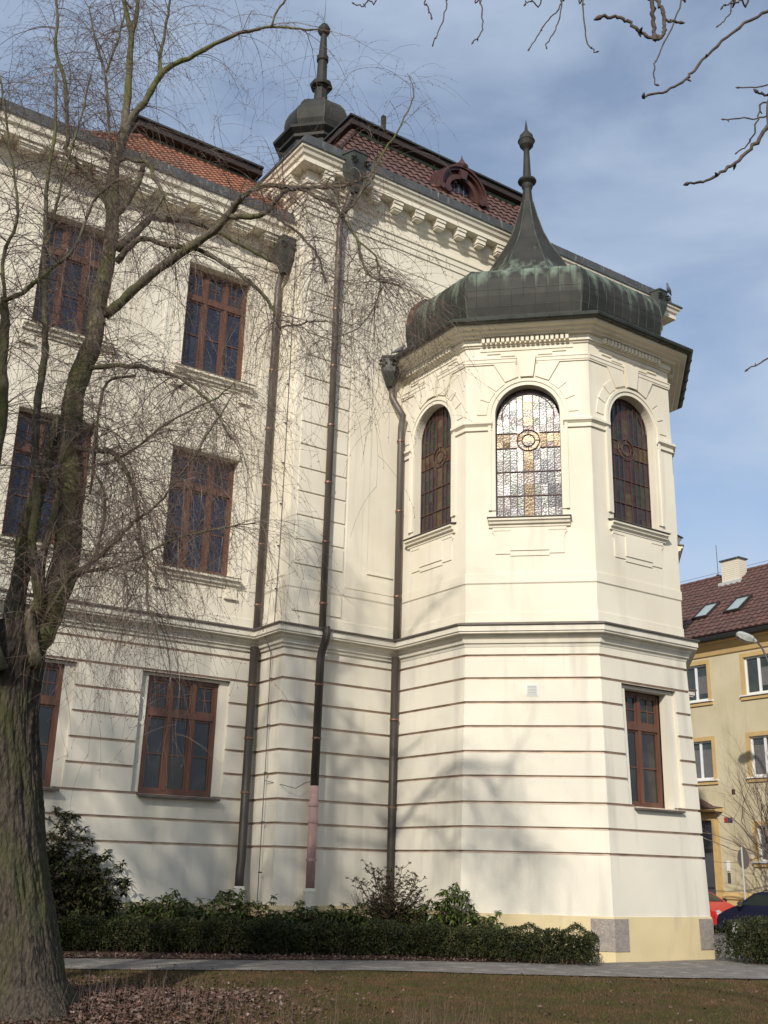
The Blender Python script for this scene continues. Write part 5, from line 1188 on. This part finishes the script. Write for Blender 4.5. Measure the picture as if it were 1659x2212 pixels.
# ================================================================== weeping tree
WILLOW_LIMBS = [
 [(-10.887,-8.287,-0.112,0.64),(-10.91,-8.202,0.186,0.58),(-11.032,-8.05,0.904,0.52),(-11.151,-7.899,1.657,0.47),(-11.245,-7.766,2.446,0.44),(-11.338,-7.634,3.218,0.43),(-11.332,-7.569,3.912,0.41),(-11.268,-7.543,4.455,0.36)],
 [(-11.204,-7.587,4.042,0.2189),(-11.006,-7.67,4.352,0.2095),(-10.915,-7.68,4.653,0.2001),(-10.793,-7.711,5.372,0.1907),(-10.81,-7.648,6.074,0.1812),(-10.815,-7.592,6.442,0.1716),(-10.892,-7.489,7.562,0.1619),(-10.826,-7.481,8.162,0.1522),(-10.716,-7.505,8.656,0.1425),(-10.704,-7.461,9.309,0.1326),(-10.645,-7.449,9.829,0.1227),(-10.613,-7.419,10.488,0.1128),(-10.638,-7.35,11.173,0.1027),(-10.653,-7.288,11.737,0.0927),(-10.567,-7.295,12.319,0.0825)],
 [(-10.567,-7.295,12.319,0.0825),(-10.575,-7.289,12.88,0.0635),(-10.606,-7.268,13.743,0.054),(-10.627,-7.254,14.244,0.0444),(-10.784,-7.147,14.932,0.0349),(-10.863,-7.093,15.391,0.0254)],
 [(-10.627,-7.254,14.244,0.0444),(-10.591,-7.279,14.546,0.0381),(-10.554,-7.183,15.343,0.0256)],
 [(-10.567,-7.295,12.319,0.0825),(-10.498,-7.342,12.657,0.0571),(-10.36,-7.485,12.914,0.0519),(-10.233,-7.62,13.343,0.0467),(-10.107,-7.754,13.546,0.0415),(-9.805,-8.008,13.756,0.0364),(-9.357,-8.362,14.119,0.0313),(-9.098,-8.538,14.21,0.025),(-8.9,-8.754,14.237,0.0208),(-8.552,-9.072,14.144,0.0165),(-8.334,-9.301,14.078,0.0123)],
 [(-11.119,-7.887,4.526,0.0659),(-11.155,-7.862,4.875,0.0633),(-11.272,-7.782,5.468,0.0608),(-11.288,-7.772,6.08,0.0582),(-11.38,-7.709,6.813,0.0556),(-11.422,-7.68,7.463,0.0531),(-11.412,-7.687,8.02,0.0505),(-11.433,-7.673,8.474,0.0479),(-11.467,-7.649,8.731,0.0419),(-11.57,-7.628,9.53,0.037),(-11.633,-7.633,10.11,0.0322),(-11.701,-7.635,10.826,0.0273),(-11.694,-7.689,11.693,0.0225),(-11.809,-7.659,12.718,0.0177)],
 [(-11.336,-7.618,4.212,0.1448),(-11.314,-7.512,4.718,0.1368),(-11.259,-7.428,5.245,0.1286),(-11.237,-7.322,5.789,0.1203),(-11.125,-7.277,6.464,0.1118),(-11.022,-7.227,6.942,0.1033),(-10.943,-7.16,7.526,0.0945)],
 [(-11.564,-8.068,3.761,0.1278),(-11.856,-8.03,4.574,0.1141),(-11.99,-8.1,6.01,0.1006),(-12.01,-8.248,6.983,0.0873),(-12.108,-8.342,7.59,0.0743),(-12.168,-8.462,8.042,0.0616),(-12.249,-8.568,8.329,0.0491)],
 [(-12.246,-8.571,8.296,0.0327),(-12.075,-8.768,8.397,0.0289),(-11.88,-8.982,8.63,0.0252),(-11.633,-9.231,8.972,0.0215),(-11.568,-9.356,9.432,0.0178),(-11.492,-9.488,9.664,0.0141),(-11.361,-9.658,9.829,0.0105)],
 [(-12.241,-8.574,8.331,0.0273),(-12.333,-8.56,8.911,0.0239),(-12.253,-8.663,9.376,0.0206),(-12.347,-8.647,9.979,0.0173),(-12.555,-8.554,10.876,0.014),(-12.71,-8.497,11.561,0.0107)],
 [(-10.59,-7.521,9.075,0.0751),(-10.405,-7.841,9.337,0.0705),(-10.219,-8.161,9.571,0.066),(-9.869,-8.594,9.93,0.0616),(-9.603,-8.968,10.209,0.0573),(-9.516,-9.222,10.406,0.0531),(-9.5,-9.354,10.464,0.041),(-9.373,-9.526,10.605,0.0374),(-9.224,-9.715,10.627,0.0339),(-9.035,-9.93,10.56,0.0304),(-8.812,-10.168,10.507,0.027),(-8.594,-10.404,10.479,0.0236),(-8.451,-10.587,10.475,0.0202),(-8.294,-10.781,10.56,0.0169)],
 [(-9.535,-9.208,10.267,0.0413),(-9.341,-9.421,10.231,0.0386),(-9.19,-9.605,10.259,0.036),(-9.119,-9.734,10.412,0.0334),(-9.046,-9.864,10.527,0.0308),(-8.896,-10.048,10.513,0.0283),(-8.722,-10.247,10.32,0.0257),(-8.571,-10.431,10.167,0.0232),(-8.547,-10.528,9.986,0.0208),(-8.394,-10.713,9.602,0.0183),(-8.349,-10.824,9.175,0.0159),(-8.241,-10.978,8.902,0.0135),(-8.019,-11.21,8.778,0.0111)],
 [(-10.509,-7.456,10.256,0.0693),(-10.277,-7.493,10.609,0.0603),(-10.073,-7.511,10.916,0.0511),(-9.836,-7.551,10.968,0.0451),(-9.483,-7.647,11.014,0.0402),(-9.118,-7.75,10.946,0.0353),(-8.746,-7.859,10.804,0.0303),(-8.456,-7.911,10.7,0.0253),(-8.208,-7.935,10.651,0.0201)],
 [(-10.54,-7.555,9.967,0.0501),(-10.366,-7.795,10.267,0.0435),(-10.222,-8.014,10.236,0.037),(-10.061,-8.245,10.085,0.0367),(-9.707,-8.587,9.969,0.0335),(-9.347,-8.934,9.646,0.0302),(-9.146,-9.171,9.374,0.0271),(-8.987,-9.381,9.082,0.0239),(-8.904,-9.538,8.792,0.0208),(-8.898,-9.643,8.553,0.0177)],
 [(-8.898,-9.643,8.553,0.0148),(-8.752,-9.823,8.561,0.0127),(-8.609,-10.002,8.58,0.0107),(-8.465,-10.18,8.562,0.0087)],
 [(-9.087,-9.756,10.129,0.0203),(-8.901,-9.943,9.9,0.0181),(-8.734,-10.117,9.624,0.0159),(-8.643,-10.241,9.349,0.0136),(-8.604,-10.327,9.029,0.0114)],
 [(-10.794,-7.503,8.183,0.0373),(-10.444,-7.964,8.18,0.0327),(-10.161,-8.378,8.036,0.0282),(-9.884,-8.789,7.827,0.0239),(-9.638,-9.179,7.425,0.0196),(-9.588,-9.434,7.136,0.0155),(-9.522,-9.702,6.752,0.0114)],
 [(-10.881,-7.807,6.885,0.0426),(-10.714,-8.055,6.805,0.0389),(-10.552,-8.3,6.748,0.0352),(-10.425,-8.521,6.48,0.0316),(-10.343,-8.711,6.134,0.0281),(-10.328,-8.856,5.796,0.0246),(-10.291,-9.016,5.37,0.0212),(-10.25,-9.179,4.958,0.0178),(-10.256,-9.309,4.557,0.0145),(-10.175,-9.499,4.263,0.0113)],
 [(-11.027,-7.949,4.548,0.0299),(-10.908,-8.243,4.958,0.027),(-10.754,-8.559,5.153,0.0242),(-10.604,-8.873,5.343,0.0214),(-10.463,-9.181,5.607,0.0187),(-10.318,-9.492,5.77,0.0161),(-10.214,-9.774,6.044,0.0135),(-10.1,-10.064,6.354,0.011),(-9.877,-10.427,7.016,0.0086)],
 [(-10.813,-8.216,5.058,0.0202),(-10.57,-8.604,5.098,0.0179),(-10.337,-8.984,5.175,0.0156),(-10.118,-9.356,5.344,0.0134),(-9.972,-9.677,5.392,0.0112),(-9.613,-10.144,5.464,0.0091),(-9.474,-10.461,5.451,0.0071)],
 [(-10.756,-7.892,6.609,0.0219),(-10.533,-8.286,6.629,0.019),(-10.285,-8.697,6.838,0.0163),(-10.137,-9.04,7.018,0.0136),(-9.759,-9.54,7.264,0.011),(-9.624,-9.874,7.433,0.0084)],
 [(-10.679,-7.339,10.949,0.0504),(-10.84,-7.305,11.244,0.0463),(-11.114,-7.194,11.537,0.0422),(-11.349,-7.11,11.805,0.0381),(-11.373,-7.169,12.028,0.0341),(-11.52,-7.144,12.937,0.03),(-11.711,-7.09,13.498,0.0261),(-11.772,-7.124,14.103,0.0221),(-11.884,-7.123,14.626,0.0182)],
 [(-10.707,-7.199,12.037,0.0254),(-10.741,-7.055,12.527,0.0224),(-10.838,-6.868,13.607,0.0193),(-10.981,-6.649,14.282,0.0162),(-11.125,-6.431,15.133,0.0131)],
 [(-10.833,-6.872,13.666,0.0193),(-10.728,-6.862,14.263,0.0172),(-10.652,-6.834,14.874,0.0152),(-10.654,-6.751,15.466,0.0131)],
 [(-10.207,-7.661,13.414,0.0315),(-10.237,-7.611,13.694,0.0284),(-10.22,-7.592,14.009,0.0253),(-10.188,-7.584,14.389,0.0222),(-10.158,-7.574,14.957,0.019)],
 [(-10.559,-7.422,10.848,0.0504),(-10.406,-7.486,11.192,0.0463),(-10.307,-7.513,11.539,0.0422),(-10.275,-7.494,12.026,0.0381)],
 [(-10.641,-7.244,11.821,0.0317),(-10.523,-7.429,11.846,0.0306),(-10.433,-7.593,11.734,0.0296),(-10.31,-7.781,11.651,0.0285),(-10.245,-7.929,11.328,0.0274),(-10.146,-8.101,11.012,0.0264),(-10.202,-8.166,10.799,0.0253),(-10.321,-8.189,10.485,0.0243)],
 [(-11.602,-7.679,9.734,0.0238),(-11.539,-7.691,10.239,0.0208),(-11.5,-7.688,11.008,0.0179),(-11.387,-7.734,11.806,0.0149),(-11.319,-7.75,12.766,0.012)],
 [(-10.722,-8.157,6.182,0.018),(-10.671,-7.991,7.01,0.0222),(-10.696,-7.772,7.206,0.0266),(-10.753,-7.531,7.36,0.0311)],
 [(-10.867,-8.3,4.934,0.0177),(-10.66,-8.381,5.248,0.0178),(-10.587,-8.37,6.071,0.0178),(-10.736,-8.208,6.499,0.0179),(-10.728,-8.153,7.159,0.018),(-10.68,-8.125,7.777,0.018),(-10.336,-8.3,7.924,0.0181)],
 [(-11.099,-8.021,3.879,0.0832),(-11.204,-7.877,4.476,0.0741),(-11.123,-7.86,4.783,0.0648),(-11.125,-7.786,5.293,0.0554),(-11.028,-7.78,6.134,0.046),(-11.101,-7.657,6.575,0.0365)],
 [(-8.915,-8.784,14.207,0.0186),(-8.88,-8.849,14.445,0.0165),(-8.78,-8.957,14.672,0.0144),(-8.762,-9.01,14.833,0.0123)],
 [(-8.581,-10.585,9.942,0.0169),(-8.481,-10.701,10.045,0.0152),(-8.385,-10.816,10.273,0.0134),(-8.287,-10.931,10.477,0.0117),(-8.314,-10.961,10.677,0.01),(-8.32,-11.005,10.725,0.0083)],
 [(-8.41,-10.702,10.192,0.0169),(-8.178,-10.908,10.837,0.0146),(-8.026,-11.06,11.204,0.0123),(-7.893,-11.2,11.655,0.01),(-7.882,-11.255,11.864,0.0078),(-7.983,-11.235,12.111,0.0055)],
 [(-8.393,-10.713,9.578,0.0141),(-8.197,-10.895,9.292,0.0126),(-8.16,-10.969,8.935,0.0111),(-8.226,-10.973,8.557,0.0096),(-8.409,-10.896,8.183,0.0081),(-8.68,-10.76,8.016,0.0067)]]
NEAR_BRANCHES = [
 [(-11.486,-25.306,-0.05,0.24),(-11.456,-25.084,2,0.19),(-11.396,-24.641,4,0.16),(-11.329,-23.477,6,0.12),(-11.141,-21.426,7.2,0.08),(-11.34,-19.233,8,0.05),(-11.851,-17.675,8.6,0.03),(-12.674,-16.751,8.8,0.015)],
 [(-11.396,-24.641,4,0.13),(-10.743,-23.15,4.9,0.1),(-10.668,-21.265,5.4,0.07),(-10.518,-20.157,5.9,0.04),(-10.292,-19.827,6.6,0.02)],
 [(-11.456,-25.084,2.2,0.1),(-10.547,-23.041,3.4,0.08),(-10.33,-20.769,3.9,0.05),(-10.375,-19.77,4.6,0.03)],
 [(-10.348,-19.91,6.425,0.0155),(-10.583,-19.326,6.217,0.0124),(-10.817,-18.743,6.01,0.0103),(-10.901,-18.686,5.959,0.0098),(-11.034,-18.595,5.847,0.0094),(-11.161,-18.508,5.69,0.0089),(-11.254,-18.445,5.549,0.0084),(-11.288,-18.422,5.502,0.008),(-11.368,-18.367,5.432,0.0075),(-11.446,-18.314,5.4,0.007),(-11.468,-18.299,5.385,0.0066)],
 [(-11.265,-20.055,7.7,0.0205),(-11.828,-19.589,6.471,0.0164),(-12.39,-19.123,5.242,0.0137),(-12.389,-19.123,5.039,0.0128),(-12.386,-19.126,4.913,0.0119),(-12.37,-19.136,4.86,0.0109),(-12.371,-19.136,4.772,0.01),(-12.369,-19.137,4.694,0.0091)],
 [(-11.265,-20.055,7.7,0.0134),(-11.857,-19.63,6.399,0.0107),(-12.448,-19.204,5.099,0.0089),(-12.444,-19.207,4.921,0.0087),(-12.437,-19.212,4.816,0.0086),(-12.429,-19.217,4.748,0.0084),(-12.417,-19.225,4.697,0.0083),(-12.416,-19.226,4.638,0.0082),(-12.43,-19.216,4.595,0.008),(-12.453,-19.201,4.582,0.0079),(-12.491,-19.175,4.609,0.0078),(-12.524,-19.153,4.65,0.0076),(-12.562,-19.127,4.681,0.0075),(-12.616,-19.09,4.682,0.0074)],
 [(-12.422,-19.222,4.705,0.0059),(-12.398,-19.238,4.672,0.0055),(-12.37,-19.257,4.663,0.0052)],
 [(-11.468,-18.843,8.15,0.009),(-11.106,-18.455,7.426,0.0072),(-10.745,-18.066,6.702,0.006),(-10.773,-18.046,6.592,0.0058),(-10.822,-18.013,6.415,0.0056),(-10.883,-17.972,6.254,0.0053),(-10.924,-17.944,6.122,0.0051),(-10.936,-17.935,6.044,0.0049),(-10.929,-17.94,5.974,0.0046)],
 [(-10.375,-19.77,4.6,0.0207),(-10.709,-19.3,4.952,0.0166),(-11.042,-18.831,5.305,0.0138),(-11.132,-18.77,5.089,0.0125),(-11.182,-18.736,4.982,0.0113),(-11.261,-18.682,4.876,0.01),(-11.338,-18.63,4.802,0.0088),(-11.412,-18.579,4.748,0.0075),(-11.47,-18.54,4.736,0.0063)],
 [(-10.375,-19.77,4.6,0.0093),(-10.651,-19.22,4.99,0.0074),(-10.926,-18.669,5.381,0.0062),(-10.987,-18.627,5.268,0.0053),(-11.034,-18.595,5.135,0.0045),(-11.091,-18.556,5.068,0.0037)],
 [(-10.377,-19.951,6.338,0.0087),(-10.419,-19.226,6.026,0.007),(-10.462,-18.501,5.714,0.0058),(-10.586,-18.416,5.619,0.0052),(-10.678,-18.353,5.597,0.0046),(-10.795,-18.274,5.587,0.004)],
 [(-10.32,-19.868,6.512,0.0081),(-10.386,-19.188,6.187,0.0065),(-10.451,-18.508,5.861,0.0054),(-10.572,-18.426,5.822,0.0047),(-10.707,-18.334,5.798,0.004)],
 [(-10.375,-19.77,4.6,0.0139),(-10.602,-19.252,5.015,0.0112),(-10.83,-18.734,5.43,0.0093),(-10.939,-18.66,5.42,0.0077),(-10.983,-18.629,5.437,0.0062)],
 [(-11.34,-19.233,8,0.01),(-10.975,-18.816,7.245,0.008),(-10.61,-18.4,6.491,0.0067),(-10.667,-18.361,6.41,0.006),(-10.713,-18.33,6.376,0.0052),(-10.748,-18.306,6.368,0.0045)],
 [(-11.34,-19.233,8,0.0084),(-11.011,-18.793,7.237,0.0067),(-10.681,-18.352,6.475,0.0056),(-10.698,-18.34,6.409,0.0051),(-10.726,-18.32,6.291,0.0045),(-10.782,-18.283,6.225,0.004)],
 [(-11.596,-18.454,8.3,0.0087),(-11.433,-18.081,7.476,0.007),(-11.27,-17.708,6.653,0.0058),(-11.263,-17.713,6.572,0.0054),(-11.26,-17.715,6.371,0.005),(-11.25,-17.722,6.253,0.0046),(-11.207,-17.751,6.189,0.0042)],
 [(-11.659,-18.259,8.375,0.0086),(-11.469,-17.92,7.575,0.0068),(-11.278,-17.581,6.775,0.0057),(-11.292,-17.572,6.664,0.0053),(-11.311,-17.559,6.526,0.0049),(-11.35,-17.532,6.389,0.0044),(-11.387,-17.507,6.314,0.004)],
 [(-11.292,-17.572,6.636,0.0052),(-11.328,-17.547,6.566,0.0049),(-11.375,-17.515,6.496,0.0046),(-11.422,-17.483,6.386,0.0043),(-11.469,-17.451,6.297,0.004)],
 [(-11.723,-18.065,8.45,0.0081),(-11.721,-17.673,7.59,0.0065),(-11.719,-17.281,6.73,0.0054),(-11.706,-17.29,6.647,0.0052),(-11.697,-17.296,6.538,0.0049),(-11.702,-17.292,6.402,0.0046),(-11.742,-17.265,6.327,0.0043)],
 [(-11.659,-18.259,8.375,0.0081),(-11.524,-17.882,7.545,0.0065),(-11.389,-17.505,6.715,0.0054),(-11.445,-17.467,6.658,0.0049),(-11.482,-17.442,6.629,0.0043)],
 [(-11.787,-17.87,8.525,0.0081),(-11.82,-17.53,7.636,0.0065),(-11.852,-17.19,6.747,0.0054),(-11.872,-17.176,6.641,0.005),(-11.896,-17.16,6.465,0.0045),(-11.939,-17.131,6.309,0.004)],
 [(-11.954,-17.559,8.625,0.0081),(-11.967,-17.331,7.684,0.0065),(-11.98,-17.103,6.742,0.0054),(-11.969,-17.11,6.584,0.005),(-11.955,-17.12,6.515,0.0045)],
 [(-12.16,-17.328,8.675,0.0078),(-12.186,-17.136,7.695,0.0062),(-12.213,-16.944,6.715,0.0052),(-12.27,-16.905,6.625,0.0048),(-12.292,-16.89,6.582,0.0044),(-12.338,-16.858,6.594,0.004)],
 [(-10.375,-19.77,4.6,0.0081),(-10.492,-19.085,4.386,0.0065),(-10.608,-18.401,4.171,0.0054),(-10.692,-18.344,4.129,0.0047),(-10.782,-18.283,4.061,0.004)]]

DENS = 14.0; SUBD = 5.6; CURT = 25
SHADE_TREES = [(-12.0,5.0,18.5,3,"tall bare park tree standing farthest left of the viewpoint"),(-8.0,1.5,20,8,"tall bare park tree standing nearest left of the viewpoint"),(-7.5,-2.5,7.5,5,"small bare park tree left behind the viewpoint"),(-2.5,-4.5,7.5,6,"small bare park tree right behind the viewpoint")]
wt = empty('weeping_tree', (WILLOW_LIMBS[0][0][0], WILLOW_LIMBS[0][0][1], 0)); tag(wt, 'big bare weeping tree with mossy trunk and dense drooping twigs before the left wing', 'tree')
def smooth_path(pts, k=4):
    """Catmull-Rom through 4-vectors"""
    P = [np.array(p, float) for p in pts]
    if len(P) < 3: return P
    Q = [2*P[0]-P[1]]+P+[2*P[-1]-P[-2]]; out = []
    for i in range(1, len(Q)-2):
        for j in range(k):
            t = j/k; out.append(.5*((2*Q[i])+(-Q[i-1]+Q[i+1])*t+(2*Q[i-1]-5*Q[i]+4*Q[i+1]-Q[i+2])*t*t+(-Q[i-1]+3*Q[i]-3*Q[i+1]+Q[i+2])*t**3))
    out.append(P[-1]); return out
trunk = MB()
tp = smooth_path(WILLOW_LIMBS[0], 30); n = 170; rs = random.Random(4)
vs = []; 
from mathutils import noise as mnoise
def bark_r(x, y, z, a, r):
    q = Vector((cos(a)*3.2*r/.45, sin(a)*3.2*r/.45, z*.55)); w = mnoise.noise(q*1.7)
    rid = 1-abs(mnoise.noise(Vector((cos(a)*9*r/.45+w*.8, sin(a)*9*r/.45+w*.8, z*1.5))))*2.2
    rid2 = 1-abs(mnoise.noise(Vector((cos(a)*19*r/.45, sin(a)*19*r/.45+w, z*4.2))))*2.0
    return r*(1+.05*sin(3*a+.6*z)+.05*w)+.030*max(rid,-.5)+.012*rid2
for i, p in enumerate(tp):
    for j in range(n):
        a = 2*pi*j/n; z = p[2]
        r = bark_r(p[0], p[1], z, a, p[3]-.02)+max(0,.35-z)*.35*(1+.8*sin(4*a+.8))
        vs.append((p[0]+r*cos(a), p[1]+r*sin(a), z))
trunk.add(vs, [(i*n+j, i*n+(j+1)%n, (i+1)*n+(j+1)%n, (i+1)*n+j) for i in range(len(tp)-1) for j in range(n)]+[tuple((len(tp)-1)*n+j for j in range(n))])
leader = MB()
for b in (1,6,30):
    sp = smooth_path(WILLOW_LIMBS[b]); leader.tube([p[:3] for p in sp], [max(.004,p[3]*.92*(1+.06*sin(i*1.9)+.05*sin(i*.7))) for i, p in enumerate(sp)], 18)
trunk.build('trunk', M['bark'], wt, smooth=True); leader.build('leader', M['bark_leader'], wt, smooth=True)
limbs = MB()
for b, l in enumerate(WILLOW_LIMBS):
    if b in (0,1,6,30): continue
    sp = smooth_path(l); limbs.tube([tuple(p[:3]+np.array((rs.gauss(0,.006),rs.gauss(0,.006),rs.gauss(0,.006)))) for p in sp], [max(.004,p[3]*(1+.10*sin(i*2.3+b))) for i, p in enumerate(sp)], 8)
limbs.build('limbs', M['bark2'], wt, smooth=True)
paths = []; buds = []
rs = random.Random(11)
def weep(p, d, L, r, g, curl, lev, budp):
    k = max(5, int(L/.10)); q = np.array(p, float); d = np.array(d, float); d /= np.linalg.norm(d); pts = [q.copy()]; rad = [r]
    ph = rs.uniform(0,6.28); step = L/k; side = np.array([rs.gauss(0,1), rs.gauss(0,1), 0]); 
    for i in range(k):
        t = i/k
        d = d+np.array([rs.gauss(0,.06), rs.gauss(0,.06), rs.gauss(0,.045)])+np.array([0,0,-g*step*(1.0-.25*t)])+side*curl*step
        if t > .78 and lev >= 2: d = d+np.array([0,0,.9*step*6*curl])
        d /= np.linalg.norm(d); q = q+d*step; pts.append(q.copy()); rad.append(max(.0015, r*(1-.75*(i+1)/k)))
    paths.append((pts, rad))
    if budp:
        for i in range(k//3, k+1):
            if rs.random() < budp: buds.append((pts[i], d.copy()))
    return pts, rad
for b, l in enumerate(WILLOW_LIMBS):
    if b == 0: continue
    sp = smooth_path(l, 5); n = len(sp)
    tot = sum(np.linalg.norm(sp[i+1][:3]-sp[i][:3]) for i in range(n-1))
    cnt = int(tot*DENS*(.6 if b in (1,2,5,6,7,30) else .35 if b in (4,31,32,33) else .8 if b in (10,12,13,2,3,21,25,26) else 1.0))
    for _ in range(cnt):
        i = rs.randint(int(n*.12), n-1); p = sp[i]; r = p[3]
        px = p[0]
        a = rs.uniform(0,2*pi); t = (sp[min(i+1,n-1)]-sp[max(i-1,0)])[:3]; t = t/max(np.linalg.norm(t),1e-6)
        d = np.array([cos(a), sin(a), rs.uniform(-.2,.9)])*.9+t*.7
        L = rs.uniform(.5,2.0)*(1.0 if r > .02 else .8)*(1.25 if b in (10,11,13,14,15,16,17,34) else 1.0)
        r1 = min(r*.45, rs.uniform(.004,.0085))
        pts, rad = weep(p[:3], d, L, r1, rs.uniform(.7,2.1), rs.uniform(-.3,.3), 1, .10)
        for _k in range(int(L*SUBD)):
            j = rs.randint(1, len(pts)-1); a = rs.uniform(0,2*pi)
            dd = np.array([cos(a), sin(a), rs.uniform(-.6,.5)]); L2 = rs.uniform(.25,1.25)
            p2, r2 = weep(pts[j], dd, L2, max(.0021, rad[j]*.5), rs.uniform(.9,2.6), rs.uniform(-.45,.45), 2, .25)
            if rs.random() < .45:
                j2 = rs.randint(2, len(p2)-1); a = rs.uniform(0,2*pi)
                weep(p2[j2], (cos(a),sin(a),rs.uniform(-.6,.4)), rs.uniform(.12,.4), .0024, rs.uniform(.5,2), rs.uniform(-.8,.8), 3, .35)
for b in (13,16,17,17,18,19,20,28,29,10,11,15,34,22,21,9,8):
    sp = smooth_path(WILLOW_LIMBS[b], 5); n = len(sp)
    for _ in range(int(CURT*(1.0 if b in (16,17,18,13,20) else .55))):
        p = sp[rs.randint(int(n*.2), n-1)]; a = rs.uniform(0,2*pi)
        pts, rad = weep(p[:3], (cos(a),sin(a),rs.uniform(-.3,.6)), rs.uniform(.9,2.3), min(p[3]*.6, rs.uniform(.0035,.006)), rs.uniform(2.2,4.5), rs.uniform(-.12,.12), 2, .12)
        for _k in range(rs.randint(3,8)):
            j = rs.randint(2, len(pts)-1); a = rs.uniform(0,2*pi)
            weep(pts[j], (cos(a),sin(a),rs.uniform(-1,.1)), rs.uniform(.25,.9), .0023, rs.uniform(1.5,3.5), rs.uniform(-.4,.4), 3, .25)
# shoots from the trunk
for b in (1,1,1,6,30):
    sp = smooth_path(WILLOW_LIMBS[b], 5)
    for _ in range(45):
        p = rs.choice(sp); a = rs.uniform(0,2*pi)
        weep(p[:3]+np.array([cos(a),sin(a),0])*p[3]*.8, (cos(a)*1.0,sin(a)*1.0,rs.uniform(-.2,1.0)), rs.uniform(.5,1.6), .006, rs.uniform(.8,2.4), rs.uniform(-.4,.4), 2, .15)
V, F = multi_tubes(paths, 3); np_mesh('twigs', V, F, M['twig'], wt)
B = np.array([b[0] for b in buds]); n = len(B); D = np.array([b[1] for b in buds])+RNG.normal(0,.5,(n,3)); D /= np.linalg.norm(D,axis=1,keepdims=True)
s_, n_ = basis(D, RNG.normal(size=(n,3))); hl = RNG.uniform(.012,.022,n)[:,None]; hw_ = .0045
V = np.stack([B-D*0, B+D*hl+s_*hw_, B+D*hl+n_*hw_, B+D*hl-s_*hw_, B+D*hl-n_*hw_, B+D*hl*2], 1).reshape(-1,3)
f = np.array([(0,1,2),(0,2,3),(0,3,4),(0,4,1),(5,2,1),(5,3,2),(5,4,3),(5,1,4)]); F = (f[None]+np.arange(n)[:,None,None]*6).reshape(-1,3)
np_mesh('buds', V, F, M['bud'], wt)
print('WILLOW twigs', len(paths), 'buds', n)

# ================================================================== near tree at the right whose twigs hang into the view
nr = empty('overhanging_tree', (NEAR_BRANCHES[0][0][0], NEAR_BRANCHES[0][0][1], 0)); tag(nr, 'close tree at the right whose dark budded twigs hang across the sky', 'tree')
tr_ = MB(); br = MB()
for b, l in enumerate(NEAR_BRANCHES):
    sp = smooth_path(l, 5)
    tgt = tr_ if b < 1 else br
    pts = []; rad = []
    for i, p in enumerate(sp):
        j = .0 if b < 3 else .0035
        pts.append(tuple(p[:3]+np.array((rs.gauss(0,j),rs.gauss(0,j),rs.gauss(0,j))))); rad.append(max(.003,p[3]*(.85 if b >= 3 else 1)*(1+(.10 if i % 4 == 0 else -.04)*(b >= 3))))
    tgt.tube(pts, rad, 8)
    if b >= 3:
        e = Vector(pts[-1]); d = (e-Vector(pts[-2])).normalized(); r = rad[-1]
        bd = MB(); bd.tube([e-d*r*.5, e+d*r*1.2, e+d*r*3.2, e+d*r*5.5], [r*1.0,r*1.7,r*1.3,.001], 7); bd.build('bud', M['near_bark'], nr, smooth=True)
        for q in range(2 if len(pts) > 14 else 1):
            i = rs.randint(len(pts)//2, len(pts)-2); c = Vector(pts[i]); dd = Vector((rs.gauss(0,1),rs.gauss(0,1),rs.gauss(0,1))).normalized(); r = rad[i]
            bd = MB(); bd.tube([c, c+dd*r*1.8, c+dd*r*3.2, c+dd*r*4.6], [r*.8,r*1.0,r*.7,.001], 6); bd.build('bud', M['near_bark'], nr, smooth=True)
tr_.build('trunk', M['near_bark'], nr, smooth=True); br.build('branches', M['near_bark'], nr, smooth=True)

# ================================================================== bare park tree behind the viewpoint, whose shade falls on lawn and wall
def big_bare(x, y, h, seed, label):
    rs = random.Random(seed); root = empty('park_tree', (x,y,0)); tag(root, label, 'tree'); paths = []
    def grow(p, d, L, r, lev):
        k = 7; pts = [p]; rad = [r]; q = Vector(p); d = Vector(d).normalized()
        for i in range(k):
            d = (d+Vector((rs.gauss(0,.10), rs.gauss(0,.10), .05))).normalized(); q = q+d*(L/k); pts.append(tuple(q)); rad.append(r*(1-.5*(i+1)/k))
        paths.append((pts, rad))
        if lev < 5:
            for j in range(5 if lev < 4 else 3):
                i = rs.randint(2 if lev else 4, k); dd = d+Vector((rs.gauss(0,.55), rs.gauss(0,.55), rs.gauss(.05,.3))); grow(pts[i], dd, L*rs.uniform(.5,.78), rad[i]*.70, lev+1)
    grow((x,y,-.1), (0,0,1), h*.42, .017*h, 0)
    V, F = multi_tubes(paths[:1], 10); np_mesh('trunk', V, F, M['bark'], root, smooth=True)
    V, F = multi_tubes(paths[1:], 4); np_mesh('crown', V, F, M['twig'], root)
for gx_, gy_, h_, sd, lb in SHADE_TREES:
    wx, wy = gxy(gx_, gy_); big_bare(wx, wy, h_, sd, lb)
